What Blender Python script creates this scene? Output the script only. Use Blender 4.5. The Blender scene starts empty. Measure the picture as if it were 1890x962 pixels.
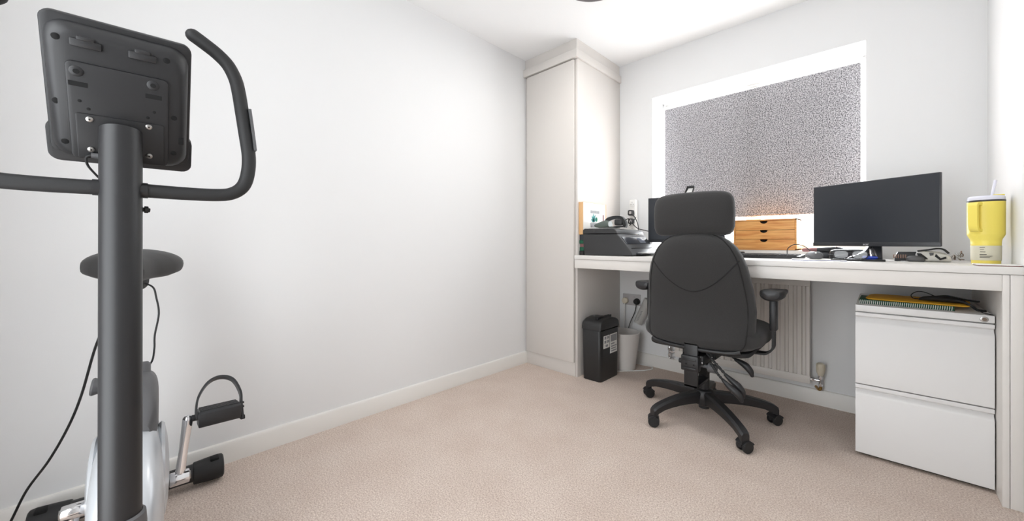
import bpy, bmesh, math, random
from mathutils import Vector, Matrix, Euler
random.seed(7)
SC = bpy.context.scene
COL = SC.collection
PI = math.pi
R = math.radians

# ------------------------------------------------------------------ camera
CAM_X, CAM_Z, F_PX = 1.972, 0.92, 701.0
cd = bpy.data.cameras.new('camera'); cam = bpy.data.objects.new('camera', cd); COL.objects.link(cam)
cam.location = (CAM_X, 0, CAM_Z)
cam.rotation_euler = (R(90), 0, R(44.213))
cd.sensor_fit = 'HORIZONTAL'; cd.sensor_width = 36
cd.lens = 36 * F_PX / 1890
cd.shift_y = -(481 - 449) / 1890
cd.clip_start = 0.02
SC.camera = cam

# ------------------------------------------------------------------ world, lights, exposure
SC.view_settings.view_transform = 'Standard'
SC.view_settings.look = 'None'
SC.view_settings.gamma = 1
SC.view_settings.use_curve_mapping = False
SC.view_settings.exposure = 0.0
w = bpy.data.worlds.new('daylight'); SC.world = w; w.use_nodes = True
bg = w.node_tree.nodes['Background']
bg.inputs[0].default_value = (0.93, 0.97, 1.0, 1); bg.inputs[1].default_value = 4.0


def area(name, loc, rot, sx, sy, power, color=(1, 1, 1), spread=180):
    d = bpy.data.lights.new(name, 'AREA'); d.shape = 'RECTANGLE'; d.size = sx; d.size_y = sy
    d.energy = power; d.color = color; d.spread = R(spread)
    o = bpy.data.objects.new(name, d); COL.objects.link(o); o.location = loc; o.rotation_euler = rot
    return o


WIN_POWER, SKY_POWER, REAR_FILL_POWER, LAMP_POWER = 18.0, 200.0, 14.0, 7.5
area('window_daylight', (1.327, 2.93, 1.42), (R(90), 0, PI), 1.10, 1.05, WIN_POWER, (0.94, 0.97, 1.0))
area('sky_daylight', (1.327, 3.45, 1.45), (R(85), 0, PI), 1.6, 1.3, SKY_POWER, (0.95, 0.98, 1.0))
area('rear_fill', (1.30, -0.62, 1.05), (R(90), 0, 0), 1.3, 1.9, REAR_FILL_POWER, (0.95, 0.975, 1.0))  # added fill light shining in from behind the camera, no known lamp there

# ------------------------------------------------------------------ materials
def lin(c):
    return tuple((x / 255 / 12.92) if x / 255 <= 0.04045 else ((x / 255 + 0.055) / 1.055) ** 2.4 for x in c)


def mat(name, rgb, rough=0.5, metal=0.0, noise=0.0, nscale=40.0, bump=0.0, bscale=200.0, spec=0.5, coat=0.0, sheen=0.0):
    m = bpy.data.materials.new(name); m.use_nodes = True
    nt = m.node_tree; b = nt.nodes['Principled BSDF']
    c = lin(rgb)
    b.inputs['Base Color'].default_value = (*c, 1)
    b.inputs['Roughness'].default_value = rough
    b.inputs['Metallic'].default_value = metal
    b.inputs['Specular IOR Level'].default_value = spec
    b.inputs['Coat Weight'].default_value = coat
    b.inputs['Sheen Weight'].default_value = sheen
    tc = nt.nodes.new('ShaderNodeTexCoord')
    if noise > 0:
        n = nt.nodes.new('ShaderNodeTexNoise'); n.inputs['Scale'].default_value = nscale; n.inputs['Detail'].default_value = 3
        nt.links.new(tc.outputs['Object'], n.inputs['Vector'])
        r = nt.nodes.new('ShaderNodeValToRGB')
        r.color_ramp.elements[0].position = 0.3; r.color_ramp.elements[1].position = 0.7
        r.color_ramp.elements[0].color = (*[max(0, x * (1 - noise)) for x in c], 1)
        r.color_ramp.elements[1].color = (*[min(1, x * (1 + noise)) for x in c], 1)
        nt.links.new(n.outputs['Fac'], r.inputs['Fac'])
        nt.links.new(r.outputs['Color'], b.inputs['Base Color'])
    if bump > 0:
        n2 = nt.nodes.new('ShaderNodeTexNoise'); n2.inputs['Scale'].default_value = bscale; n2.inputs['Detail'].default_value = 3
        nt.links.new(tc.outputs['Object'], n2.inputs['Vector'])
        bp = nt.nodes.new('ShaderNodeBump'); bp.inputs['Strength'].default_value = bump; bp.inputs['Distance'].default_value = 0.003
        nt.links.new(n2.outputs['Fac'], bp.inputs['Height'])
        nt.links.new(bp.outputs['Normal'], b.inputs['Normal'])
    return m


M = {}
M['wall'] = mat('wall_paint', (231, 231, 231), 0.75, bump=0.04, bscale=350)
M['ceiling'] = mat('ceiling_paint', (246, 246, 246), 0.9, bump=0.04, bscale=300)
M['trim'] = mat('satin_white_trim', (232, 229, 224), 0.4)
M['melamine'] = mat('white_melamine', (230, 226, 221), 0.42, bump=0.02, bscale=500)
M['wardrobe'] = mat('wardrobe_melamine', (216, 211, 206), 0.45, bump=0.02, bscale=500)
M['melamine_top'] = mat('white_worktop', (231, 228, 224), 0.35)
M['dark_gap'] = mat('shadow_gap', (60, 56, 52), 0.8)
M['steel_white'] = mat('white_powder_coat', (228, 227, 226), 0.38, bump=0.03, bscale=900)
M['rad_white'] = mat('radiator_enamel', (226, 221, 215), 0.35)
M['black_plastic'] = mat('black_plastic', (30, 30, 32), 0.42, bump=0.06, bscale=900)
M['black_matte'] = mat('matte_black', (26, 26, 27), 0.6)
M['bike_black'] = mat('black_powder_coat', (27, 27, 29), 0.42, bump=0.08, bscale=1400)
M['console_black'] = mat('textured_black_shell', (28, 28, 30), 0.48, bump=0.06, bscale=1500)
M['grip_foam'] = mat('foam_grip', (29, 29, 30), 0.62, bump=0.15, bscale=1500)
M['hole'] = mat('dark_hole', (6, 6, 7), 0.9)
M['silver'] = mat('silver_plastic', (196, 199, 203), 0.32, metal=0.35)
M['dark_grey'] = mat('dark_grey_plastic', (88, 88, 90), 0.5)
M['chrome'] = mat('chrome', (222, 222, 224), 0.1, metal=1.0)
M['dull_metal'] = mat('dull_metal', (118, 104, 92), 0.4, metal=0.7)
M['steel'] = mat('brushed_steel', (170, 168, 165), 0.3, metal=1.0)
M['brass'] = mat('brass', (160, 125, 70), 0.3, metal=1.0)
M['saddle'] = mat('saddle_vinyl', (48, 47, 47), 0.5, bump=0.08, bscale=900)
M['chair_fabric'] = mat('charcoal_fabric', (47, 46, 46), 0.92, noise=0.18, nscale=500, bump=0.25, bscale=900, sheen=0.15)
M['chair_seam'] = mat('fabric_seam', (30, 29, 29), 0.9)
M['pu_black'] = mat('black_polyurethane', (40, 40, 42), 0.4, bump=0.05, bscale=500)
M['screen'] = mat('dark_screen', (32, 36, 43), 0.32, spec=0.6)
M['bezel'] = mat('monitor_bezel', (44, 45, 49), 0.35)
M['logo'] = mat('pale_logo', (205, 205, 205), 0.4)
M['printer'] = mat('printer_black', (48, 48, 49), 0.5, bump=0.06, bscale=700)
M['printer_gloss'] = mat('printer_gloss', (50, 52, 58), 0.18)
M['lcd'] = mat('printer_display', (120, 126, 138), 0.15)
M['paper'] = mat('white_paper', (236, 234, 230), 0.8)
M['kraft'] = mat('tan_card', (222, 178, 128), 0.75)
M['teal'] = mat('teal_print', (70, 150, 148), 0.7)
M['green_print'] = mat('green_print', (30, 140, 105), 0.7)
M['grey_print'] = mat('grey_print', (150, 150, 152), 0.7)
M['white_plastic'] = mat('white_plastic', (236, 235, 232), 0.35)
M['grey_plate'] = mat('socket_plate', (186, 182, 182), 0.4)
M['cream_plastic'] = mat('cream_plastic', (214, 204, 184), 0.45)
M['yellow'] = mat('yellow_enamel', (243, 224, 104), 0.4)
M['lid_clear'] = mat('clear_lid', (226, 226, 238), 0.2)
M['sticker'] = mat('beige_label', (212, 207, 186), 0.6)
M['ink'] = mat('dark_ink', (70, 68, 64), 0.7)
M['green_cover'] = mat('green_cover', (20, 88, 62), 0.6)
M['yellow_card'] = mat('yellow_envelope', (228, 170, 40), 0.65)
M['blue'] = mat('blue_plastic', (30, 60, 170), 0.4)
M['copper_band'] = mat('copper_band', (150, 122, 108), 0.5)
M['rose'] = mat('rose_brown', (140, 96, 96), 0.6)
M['olive_grey'] = mat('green_grey_plastic', (84, 94, 88), 0.5)
M['lamp_grey'] = mat('lamp_grey', (120, 116, 118), 0.4)
M['silver_tube'] = mat('pale_metal', (150, 148, 150), 0.25, metal=0.8)
M['bin_white'] = mat('bin_white', (226, 222, 218), 0.4)
M['shred'] = mat('shredder_black', (34, 34, 35), 0.42, bump=0.05, bscale=900)
M['skin_white'] = mat('cream_fabric', (226, 224, 220), 0.8)


def carpet_material():
    m = bpy.data.materials.new('beige_carpet'); m.use_nodes = True
    nt = m.node_tree; b = nt.nodes['Principled BSDF']; b.inputs['Roughness'].default_value = 0.97
    b.inputs['Specular IOR Level'].default_value = 0.1; tc = nt.nodes.new('ShaderNodeTexCoord')
    n = nt.nodes.new('ShaderNodeTexNoise'); n.inputs['Scale'].default_value = 190; n.inputs['Detail'].default_value = 5; n.inputs['Roughness'].default_value = 0.7
    n3 = nt.nodes.new('ShaderNodeTexNoise'); n3.inputs['Scale'].default_value = 5; n3.inputs['Detail'].default_value = 4
    for x in (n, n3): nt.links.new(tc.outputs['Object'], x.inputs['Vector'])
    r = nt.nodes.new('ShaderNodeValToRGB')
    r.color_ramp.elements[0].position = 0.30; r.color_ramp.elements[1].position = 0.70
    r.color_ramp.elements[0].color = (*lin((176, 151, 137)), 1); r.color_ramp.elements[1].color = (*lin((255, 243, 232)), 1)
    nt.links.new(n.outputs['Fac'], r.inputs['Fac'])
    mx = nt.nodes.new('ShaderNodeMix'); mx.data_type = 'RGBA'; mx.blend_type = 'MULTIPLY'
    r2 = nt.nodes.new('ShaderNodeValToRGB')
    r2.color_ramp.elements[0].position = 0.35; r2.color_ramp.elements[1].position = 0.65
    r2.color_ramp.elements[0].color = (0.94, 0.92, 0.91, 1); r2.color_ramp.elements[1].color = (1, 1, 1, 1)
    nt.links.new(n3.outputs['Fac'], r2.inputs['Fac'])
    mx.inputs['Factor'].default_value = 1.0
    nt.links.new(r.outputs['Color'], mx.inputs['A']); nt.links.new(r2.outputs['Color'], mx.inputs['B'])
    nt.links.new(mx.outputs['Result'], b.inputs['Base Color'])
    bp = nt.nodes.new('ShaderNodeBump'); bp.inputs['Strength'].default_value = 0.7; bp.inputs['Distance'].default_value = 0.006
    nt.links.new(n.outputs['Fac'], bp.inputs['Height']); nt.links.new(bp.outputs['Normal'], b.inputs['Normal'])
    return m


def blind_material():
    m = bpy.data.materials.new('speckled_blind_fabric'); m.use_nodes = True
    nt = m.node_tree; nt.nodes.remove(nt.nodes['Principled BSDF']); out = nt.nodes['Material Output']
    tc = nt.nodes.new('ShaderNodeTexCoord')
    n = nt.nodes.new('ShaderNodeTexNoise'); n.inputs['Scale'].default_value = 185; n.inputs['Detail'].default_value = 2
    nt.links.new(tc.outputs['Object'], n.inputs['Vector'])
    r = nt.nodes.new('ShaderNodeValToRGB')
    r.color_ramp.elements[0].position = 0.36; r.color_ramp.elements[1].position = 0.62
    r.color_ramp.elements[0].color = (*lin((84, 82, 85)), 1); r.color_ramp.elements[1].color = (*lin((200, 197, 199)), 1)
    nt.links.new(n.outputs['Fac'], r.inputs['Fac'])
    d = nt.nodes.new('ShaderNodeBsdfDiffuse'); t = nt.nodes.new('ShaderNodeBsdfTranslucent')
    nt.links.new(r.outputs['Color'], d.inputs['Color']); nt.links.new(r.outputs['Color'], t.inputs['Color'])
    mx = nt.nodes.new('ShaderNodeMixShader'); mx.inputs[0].default_value = 0.14
    nt.links.new(d.outputs[0], mx.inputs[1]); nt.links.new(t.outputs[0], mx.inputs[2])
    nt.links.new(mx.outputs[0], out.inputs['Surface'])
    return m


def glass_material():
    m = bpy.data.materials.new('clear_glass'); m.use_nodes = True
    nt = m.node_tree; nt.nodes.remove(nt.nodes['Principled BSDF']); out = nt.nodes['Material Output']
    t = nt.nodes.new('ShaderNodeBsdfTransparent'); g = nt.nodes.new('ShaderNodeBsdfGlossy'); g.inputs['Roughness'].default_value = 0.02
    fr = nt.nodes.new('ShaderNodeFresnel'); fr.inputs[0].default_value = 1.45
    mx = nt.nodes.new('ShaderNodeMixShader')
    nt.links.new(fr.outputs[0], mx.inputs[0]); nt.links.new(t.outputs[0], mx.inputs[1]); nt.links.new(g.outputs[0], mx.inputs[2])
    nt.links.new(mx.outputs[0], out.inputs['Surface'])
    return m


def pine_material():
    m = bpy.data.materials.new('orange_pine'); m.use_nodes = True
    nt = m.node_tree; b = nt.nodes['Principled BSDF']; b.inputs['Roughness'].default_value = 0.45
    tc = nt.nodes.new('ShaderNodeTexCoord'); mp = nt.nodes.new('ShaderNodeMapping'); mp.inputs['Scale'].default_value = (6, 40, 90)
    n = nt.nodes.new('ShaderNodeTexNoise'); n.inputs['Scale'].default_value = 1.0; n.inputs['Detail'].default_value = 4; n.inputs['Distortion'].default_value = 0.6
    nt.links.new(tc.outputs['Object'], mp.inputs['Vector']); nt.links.new(mp.outputs[0], n.inputs['Vector'])
    r = nt.nodes.new('ShaderNodeValToRGB')
    r.color_ramp.elements[0].position = 0.3; r.color_ramp.elements[1].position = 0.7
    r.color_ramp.elements[0].color = (*lin((205, 132, 66)), 1); r.color_ramp.elements[1].color = (*lin((240, 184, 112)), 1)
    nt.links.new(n.outputs['Fac'], r.inputs['Fac']); nt.links.new(r.outputs['Color'], b.inputs['Base Color'])
    return m


M['carpet'] = carpet_material(); M['blind'] = blind_material(); M['glass'] = glass_material(); M['pine'] = pine_material()

# ------------------------------------------------------------------ mesh helpers
BASE = {}


def base_of(o):
    while o is not None:
        if o.name in BASE: return BASE[o.name]
        o = o.parent
    return Vector((0, 0, 0))


def obj(name, bm, m, parent=None, sharp=38, mats=None):
    bmesh.ops.recalc_face_normals(bm, faces=bm.faces[:])
    me = bpy.data.meshes.new(name)
    if parent is not None:
        b = base_of(parent)
        if b.length > 0: bmesh.ops.translate(bm, vec=-b, verts=bm.verts[:])
    bm.to_mesh(me); bm.free()
    for x in (mats or [m]): me.materials.append(M[x] if isinstance(x, str) else x)
    me.polygons.foreach_set('use_smooth', [True] * len(me.polygons))
    try: me.set_sharp_from_angle(angle=R(sharp))
    except Exception: pass
    o = bpy.data.objects.new(name, me); COL.objects.link(o)
    if parent is not None: o.parent = parent
    return o


def tag(o, label, cat, group=None):
    o['label'] = label; o['category'] = cat
    if group: o['group'] = group
    return o


def thing(name, label, cat, loc=(0, 0, 0), rotz=0.0, group=None, world=True):
    """Empty at the thing's base. world=True: parts are modelled in room coordinates; False: in the thing's own frame."""
    o = bpy.data.objects.new(name, None); COL.objects.link(o); o.empty_display_size = 0.05
    o.location = loc; o.rotation_euler = (0, 0, rotz)
    BASE[o.name] = Vector(loc) if world else Vector((0, 0, 0))
    return tag(o, label, cat, group)


def solo(name, bm, m, label, cat, group=None, loc=None, sharp=38, mats=None):
    """a thing that is one mesh; loc = its base point in the room"""
    if loc is not None: bmesh.ops.translate(bm, vec=-Vector(loc), verts=bm.verts[:])
    o = obj(name, bm, m, None, sharp, mats)
    if loc is not None: o.location = loc
    return tag(o, label, cat, group)


def struct(name, bm, m, parent=None):
    o = obj(name, bm, m, parent)
    if parent is None: o['kind'] = 'structure'
    return o


def NB(): return bmesh.new()


def merge(bm, b2, mtx=None, mi=0):
    if mtx is not None: bmesh.ops.transform(b2, matrix=mtx, verts=b2.verts[:])
    for f in b2.faces: f.material_index = mi
    me = bpy.data.meshes.new('tmp'); b2.to_mesh(me); b2.free(); bm.from_mesh(me); bpy.data.meshes.remove(me)
    return bm


def bx(bm, lo, hi, bev=0.0, seg=2, mtx=None, mi=0):
    b = bmesh.new(); bmesh.ops.create_cube(b, size=1.0)
    lo = Vector(lo); hi = Vector(hi); s = hi - lo; c = (lo + hi) / 2
    for v in b.verts: v.co = Vector((v.co.x * s.x + c.x, v.co.y * s.y + c.y, v.co.z * s.z + c.z))
    if bev > 0:
        bmesh.ops.bevel(b, geom=b.edges[:], offset=min(bev, 0.49 * min(s)), segments=seg, profile=0.5, affect='EDGES')
    return merge(bm, b, mtx, mi)


def box(lo, hi, bev=0.0, seg=2, mtx=None): return bx(NB(), lo, hi, bev, seg, mtx)


def smooth_path(pts, n=8, closed=False):
    P = [Vector(p) for p in pts]
    if len(P) < 3: return P
    out = []
    N = len(P); rng = N if closed else N - 1
    for i in range(rng):
        p0 = P[(i - 1) % N] if closed or i > 0 else P[0] * 2 - P[1]
        p1 = P[i]; p2 = P[(i + 1) % N]
        p3 = P[(i + 2) % N] if closed or i + 2 < N else P[-1] * 2 - P[-2]
        for k in range(n):
            t = k / n; t2 = t * t; t3 = t2 * t
            out.append(0.5 * ((2 * p1) + (-p0 + p2) * t + (2 * p0 - 5 * p1 + 4 * p2 - p3) * t2 + (-p0 + 3 * p1 - 3 * p2 + p3) * t3))
    if not closed: out.append(P[-1])
    return out


def tube(bm, pts, r, n=10, smooth=0, closed=False, caps=True, ry=None, up=None, round_ends=False, mi=0):
    """tube along pts; r a number or one per point; ry = second radius for an oval/strap section"""
    P = smooth_path(pts, smooth, closed) if smooth else [Vector(p) for p in pts]
    N = len(P)
    rs = r if isinstance(r, (list, tuple)) else [r] * N
    if len(rs) != N:
        src = list(rs); rs = []
        for i in range(N):
            t = i / (N - 1) * (len(src) - 1); a = int(min(t, len(src) - 2)); rs.append(src[a] + (src[a + 1] - src[a]) * (t - a))
    rs = list(rs)
    if round_ends and not closed:
        a, b = P[0], P[-1]; da = (P[0] - P[1]).normalized(); db = (P[-1] - P[-2]).normalized(); ra, rb = rs[0], rs[-1]
        pre = [(a + da * ra * math.sin(t), ra * math.cos(t)) for t in (1.45, 1.1, 0.7, 0.35)]
        post = [(b + db * rb * math.sin(t), rb * math.cos(t)) for t in (0.35, 0.7, 1.1, 1.45)]
        P = [p for p, _ in pre] + P + [p for p, _ in post]; rs = [x for _, x in pre] + rs + [x for _, x in post]; N = len(P)
    T = []
    for i in range(N):
        if closed: d = P[(i + 1) % N] - P[i - 1]
        else: d = P[min(i + 1, N - 1)] - P[max(i - 1, 0)]
        T.append(d.normalized() if d.length > 1e-9 else Vector((0, 0, 1)))
    u = Vector(up) if up is not None else (Vector((0, 0, 1)) if abs(T[0].z) < 0.9 else Vector((1, 0, 0)))
    rings = []
    for i in range(N):
        if up is not None: u = Vector(up)
        u = (u - T[i] * u.dot(T[i])).normalized()
        v = T[i].cross(u)
        k = 1.0 if ry is None else ry / max(rs[0], 1e-9) if not round_ends else 1.0
        ring = []
        for j in range(n):
            a = 2 * PI * j / n
            ring.append(bm.verts.new(P[i] + u * (rs[i] * math.cos(a)) + v * (rs[i] * k * math.sin(a))))
        rings.append(ring)
    for i in range(N if closed else N - 1):
        A, B = rings[i], rings[(i + 1) % N]
        for j in range(n):
            f = bm.faces.new((A[j], A[(j + 1) % n], B[(j + 1) % n], B[j])); f.material_index = mi
    if caps and not closed:
        f = bm.faces.new(rings[0]); f.material_index = mi
        f = bm.faces.new(list(reversed(rings[-1]))); f.material_index = mi
    return bm


def strap(bm, pts, wid, thick, up, smooth=6):
    """flat band of rectangular section; up = width direction"""
    P = smooth_path(pts, smooth) if smooth else [Vector(p) for p in pts]
    rings = []; U = Vector(up).normalized()
    for i in range(len(P)):
        t = (P[min(i + 1, len(P) - 1)] - P[max(i - 1, 0)]).normalized()
        u = (U - t * U.dot(t)).normalized(); v = t.cross(u)
        rings.append([bm.verts.new(P[i] + u * (sx * wid / 2) + v * (sy * thick / 2)) for sx, sy in ((1, 1), (-1, 1), (-1, -1), (1, -1))])
    for A, B in zip(rings, rings[1:]):
        for j in range(4): bm.faces.new((A[j], A[(j + 1) % 4], B[(j + 1) % 4], B[j]))
    bm.faces.new(rings[0]); bm.faces.new(list(reversed(rings[-1])))
    return bm


def cyl(bm, a, b, r, r2=None, n=24, bev=0.0, mi=0):
    a = Vector(a); b = Vector(b); r2 = r if r2 is None else r2
    d = (b - a)
    if bev > 0:
        k = d.normalized() * bev
        return tube(bm, [a, a + k * 0.3, a + k, b - k, b - k * 0.3, b], [r - bev, r - bev * 0.3, r, r2, r2 - bev * 0.3, r2 - bev], n, mi=mi)
    return tube(bm, [a, b], [r, r2], n, mi=mi)


def lathe(bm, prof, center=(0, 0, 0), n=40, axis='Z', mi=0):
    """prof: (radius, height) list"""
    c = Vector(center); rings = []
    for r, z in prof:
        if r < 1e-6:
            p = Vector((0, 0, z)); rings.append([bm.verts.new(_ax(p, axis) + c)])
        else:
            rings.append([bm.verts.new(_ax(Vector((r * math.cos(2 * PI * j / n), r * math.sin(2 * PI * j / n), z)), axis) + c) for j in range(n)])
    for A, B in zip(rings, rings[1:]):
        for j in range(n):
            k = (j + 1) % n
            if len(A) == 1 and len(B) == 1: continue
            if len(A) == 1: f = bm.faces.new((A[0], B[k], B[j]))
            elif len(B) == 1: f = bm.faces.new((A[j], A[k], B[0]))
            else: f = bm.faces.new((A[j], A[k], B[k], B[j]))
            f.material_index = mi
    return bm


def _ax(p, axis):
    if axis == 'Z': return p
    if axis == 'X': return Vector((p.z, p.x, p.y))
    return Vector((p.y, p.z, p.x))


def loft(bm, rings, cap=True, closed=True):
    V = [[bm.verts.new(p) for p in r] for r in rings]; n = len(V[0])
    for A, B in zip(V, V[1:]):
        for j in range(n if closed else n - 1):
            bm.faces.new((A[j], A[(j + 1) % n], B[(j + 1) % n], B[j]))
    if cap:
        bm.faces.new(list(reversed(V[0]))); bm.faces.new(V[-1])
    return bm


def sup(a, e):
    c, s = math.cos(a), math.sin(a)
    return (abs(c) ** (2 / e)) * (1 if c >= 0 else -1), (abs(s) ** (2 / e)) * (1 if s >= 0 else -1)


def prism(bm, outline, axis, a, b, bev=0.0, seg=2, mi=0):
    """extrude a 2-D outline: axis 'X' outline=(y,z); 'Y' outline=(x,z); 'Z' outline=(x,y)"""
    def P(p, h):
        if axis == 'X': return Vector((h, p[0], p[1]))
        if axis == 'Y': return Vector((p[0], h, p[1]))
        return Vector((p[0], p[1], h))
    b2 = bmesh.new()
    A = [b2.verts.new(P(p, a)) for p in outline]; B = [b2.verts.new(P(p, b)) for p in outline]; n = len(A)
    for j in range(n): b2.faces.new((A[j], A[(j + 1) % n], B[(j + 1) % n], B[j]))
    fa = b2.faces.new(list(reversed(A))); fb = b2.faces.new(B)
    bmesh.ops.recalc_face_normals(b2, faces=b2.faces[:])
    if bev > 0:
        es = list({e for f in (fa, fb) for e in f.edges})
        bmesh.ops.bevel(b2, geom=es, offset=bev, segments=seg, profile=0.5, affect='EDGES')
    return merge(bm, b2, None, mi)


def rrect(x0, y0, x1, y1, r, n=5):
    out = []
    for cx, cy, a0 in ((x1 - r, y1 - r, 0), (x0 + r, y1 - r, 90), (x0 + r, y0 + r, 180), (x1 - r, y0 + r, 270)):
        for k in range(n + 1):
            a = R(a0 + 90 * k / n); out.append((cx + r * math.cos(a), cy + r * math.sin(a)))
    return out


def sphere(bm, c, rx, ry=None, rz=None, n=16):
    b = bmesh.new(); bmesh.ops.create_uvsphere(b, u_segments=n, v_segments=max(6, n // 2), radius=1)
    ry = rx if ry is None else ry; rz = rx if rz is None else rz
    return merge(bm, b, Matrix.Translation(c) @ Matrix.Diagonal((rx, ry, rz, 1)))


def wall_with_hole(lo, hi, axis, h0, h1, z0, z1):
    """box wall with a rectangular opening; axis = the wall's long direction ('X')"""
    bm = NB(); x0, y0, zz0 = lo; x1, y1, zz1 = hi
    bx(bm, (x0, y0, zz0), (h0, y1, zz1)); bx(bm, (h1, y0, zz0), (x1, y1, zz1))
    if z0 > zz0: bx(bm, (h0, y0, zz0), (h1, y1, z0))
    bx(bm, (h0, y0, z1), (h1, y1, zz1))
    return bm


def text_obj(name, body, size, m, parent, mtx, depth=0.0004):
    cu = bpy.data.curves.new('tmp_text', 'FONT'); cu.body = body; cu.size = size; cu.extrude = depth; cu.align_x = 'CENTER'
    t = bpy.data.objects.new('tmp_text', cu); COL.objects.link(t)
    dg = bpy.context.evaluated_depsgraph_get(); me = bpy.data.meshes.new_from_object(t.evaluated_get(dg))
    bpy.data.objects.remove(t); bpy.data.curves.remove(cu)
    bm = NB(); bm.from_mesh(me); bpy.data.meshes.remove(me)
    bmesh.ops.transform(bm, matrix=mtx, verts=bm.verts[:])
    return obj(name, bm, m, parent)

# ------------------------------------------------------------------ the room
W_, D_, H_, Y0_ = 2.321, 2.77, 2.327, -0.50
WX0, WX1, WZ0, WZ1, GY = 0.743, 1.912, 0.865, 2.005, 3.03   # window opening, glass plane

struct('floor', box((-0.1, Y0_ - 0.1, -0.06), (W_ + 0.1, D_ + 0.1, 0.0)), 'carpet')
struct('ceiling', box((-0.1, Y0_ - 0.1, H_), (W_ + 0.1, D_ + 0.33, H_ + 0.08)), 'ceiling')
struct('wall_left', box((-0.1, Y0_ - 0.1, 0), (0, D_ + 0.33, H_)), 'wall')
struct('wall_right', box((W_, Y0_ - 0.1, 0), (W_ + 0.1, D_ + 0.33, H_)), 'wall')
struct('wall_front', wall_with_hole((0, D_, 0), (W_, D_ + 0.31, H_), 'X', WX0, WX1, WZ0, WZ1), 'wall')
struct('wall_rear', wall_with_hole((0, Y0_ - 0.1, 0), (W_, Y0_, H_), 'X', 0.80, 1.64, 0.0, 1.99), 'wall')
# unseen door opening behind the camera, added to let the fill light in
dr = NB()
for a, b in (((0.74, Y0_, 0), (0.80, Y0_ + 0.015, 2.05)), ((1.64, Y0_, 0), (1.70, Y0_ + 0.015, 2.05)), ((0.80, Y0_, 1.99), (1.64, Y0_ + 0.015, 2.05))):
    bx(dr, a, b, 0.003)
struct('door_1', dr, 'trim')
SK = [(0, 0), (0.015, 0), (0.015, 0.078), (0.011, 0.086), (0.0, 0.088)]
struct('baseboard_left', prism(NB(), SK, 'Y', Y0_, 2.18), 'trim')
bm = NB(); prism(bm, [(D_ - a, b) for a, b in SK], 'X', 0.478, W_)
struct('baseboard_front', bm, 'trim')
# window: frame, mullion, panes, sill
wn = thing('window_1', '', '', (0, 0, 0)); del wn['label']; del wn['category']; wn['kind'] = 'structure'
bm = NB()
for a, b in (((WX0, GY - 0.03, WZ0), (WX0 + 0.016, GY + 0.04, WZ1)), ((WX1 - 0.012, GY - 0.03, WZ0), (WX1, GY + 0.04, WZ1)),
             ((WX0, GY - 0.03, WZ0), (WX1, GY + 0.04, WZ0 + 0.06)), ((WX0, GY - 0.03, WZ1 - 0.02), (WX1, GY + 0.04, WZ1))):
    bx(bm, a, b, 0.006)
obj('window_frame', bm, 'trim', wn)
obj('mullion', box((1.30, GY - 0.03, WZ0 + 0.06), (1.39, GY + 0.04, WZ1 - 0.02), 0.006), 'trim', wn)
for a, b in ((WX0 + 0.016, 1.30), (1.39, WX1 - 0.012)):
    obj('window_pane', box((a, GY, WZ0 + 0.06), (b, GY + 0.006, WZ1 - 0.02)), 'glass', wn)
struct('trim_1', prism(NB(), rrect(WX0 - 0.03, D_ - 0.03, WX1 + 0.03, D_ - 0.0005, 0.004, 2), 'Z', WZ0 - 0.012, WZ0 + 0.012), 'trim')
struct('trim_2', box((WX0, D_ - 0.0005, WZ0), (WX1, GY - 0.031, WZ0 + 0.012)), 'trim')

# roller blind
rb = thing('roller_blind', 'speckled grey roller blind drawn most of the way down the window', 'blind', (1.32, 2.950, 1.10))
obj('blind_fabric', box((0.765, 2.9495, 1.112), (1.887, 2.9505, 1.955)), 'blind', rb)
bm = NB(); tube(bm, [(0.765, 2.950, 1.108), (1.887, 2.950, 1.108)], 0.009, 12, ry=0.005, up=(0, 0, 1)); obj('bottom_bar', bm, 'blind', rb)
bm = NB(); cyl(bm, (0.765, 2.967, 1.952), (1.887, 2.967, 1.952), 0.0165); obj('roller', bm, 'white_plastic', rb)
for x in (0.752, 1.889): obj('bracket', box((x, 2.960, 1.945), (x + 0.006, 2.985, 2.004), 0.002), 'white_plastic', rb)

# ------------------------------------------------------------------ fitted wardrobe
WF = 2.18
wd = thing('wardrobe', 'tall narrow white fitted wardrobe in the corner beside the desk', 'wardrobe', (0.24, WF, 0))
obj('side_panel', box((0.460, WF, 0.0), (0.478, D_ - 0.001, 2.19), 0.001), 'wardrobe', wd)
obj('filler_strip', box((0.0005, WF + 0.004, 0.0), (0.027, WF + 0.022, 2.19)), 'wardrobe', wd)
obj('door', box((0.030, WF - 0.019, 0.098), (0.4585, WF - 0.001, 2.182), 0.0015), 'wardrobe', wd)
obj('plinth', box((0.0005, WF - 0.004, 0.0), (0.4598, WF + 0.014, 0.094), 0.001), 'wardrobe', wd)
bm = NB()
bx(bm, (0.0005, WF - 0.030, 2.190), (0.490, WF, 2.245), 0.0015); bx(bm, (0.470, WF, 2.190), (0.490, D_ - 0.001, 2.245), 0.0015)
obj('cornice', bm, 'wardrobe', wd)
bm = NB()
bx(bm, (0.0005, WF - 0.006, 2.245), (0.474, WF + 0.01, H_ - 0.0005)); bx(bm, (0.462, WF + 0.01, 2.245), (0.474, D_ - 0.001, H_ - 0.0005))
obj('top_filler', bm, 'wardrobe', wd)
obj('carcass', box((0.03, WF + 0.001, 0.094), (0.459, D_ - 0.001, 2.19)), 'wardrobe', wd)

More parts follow.
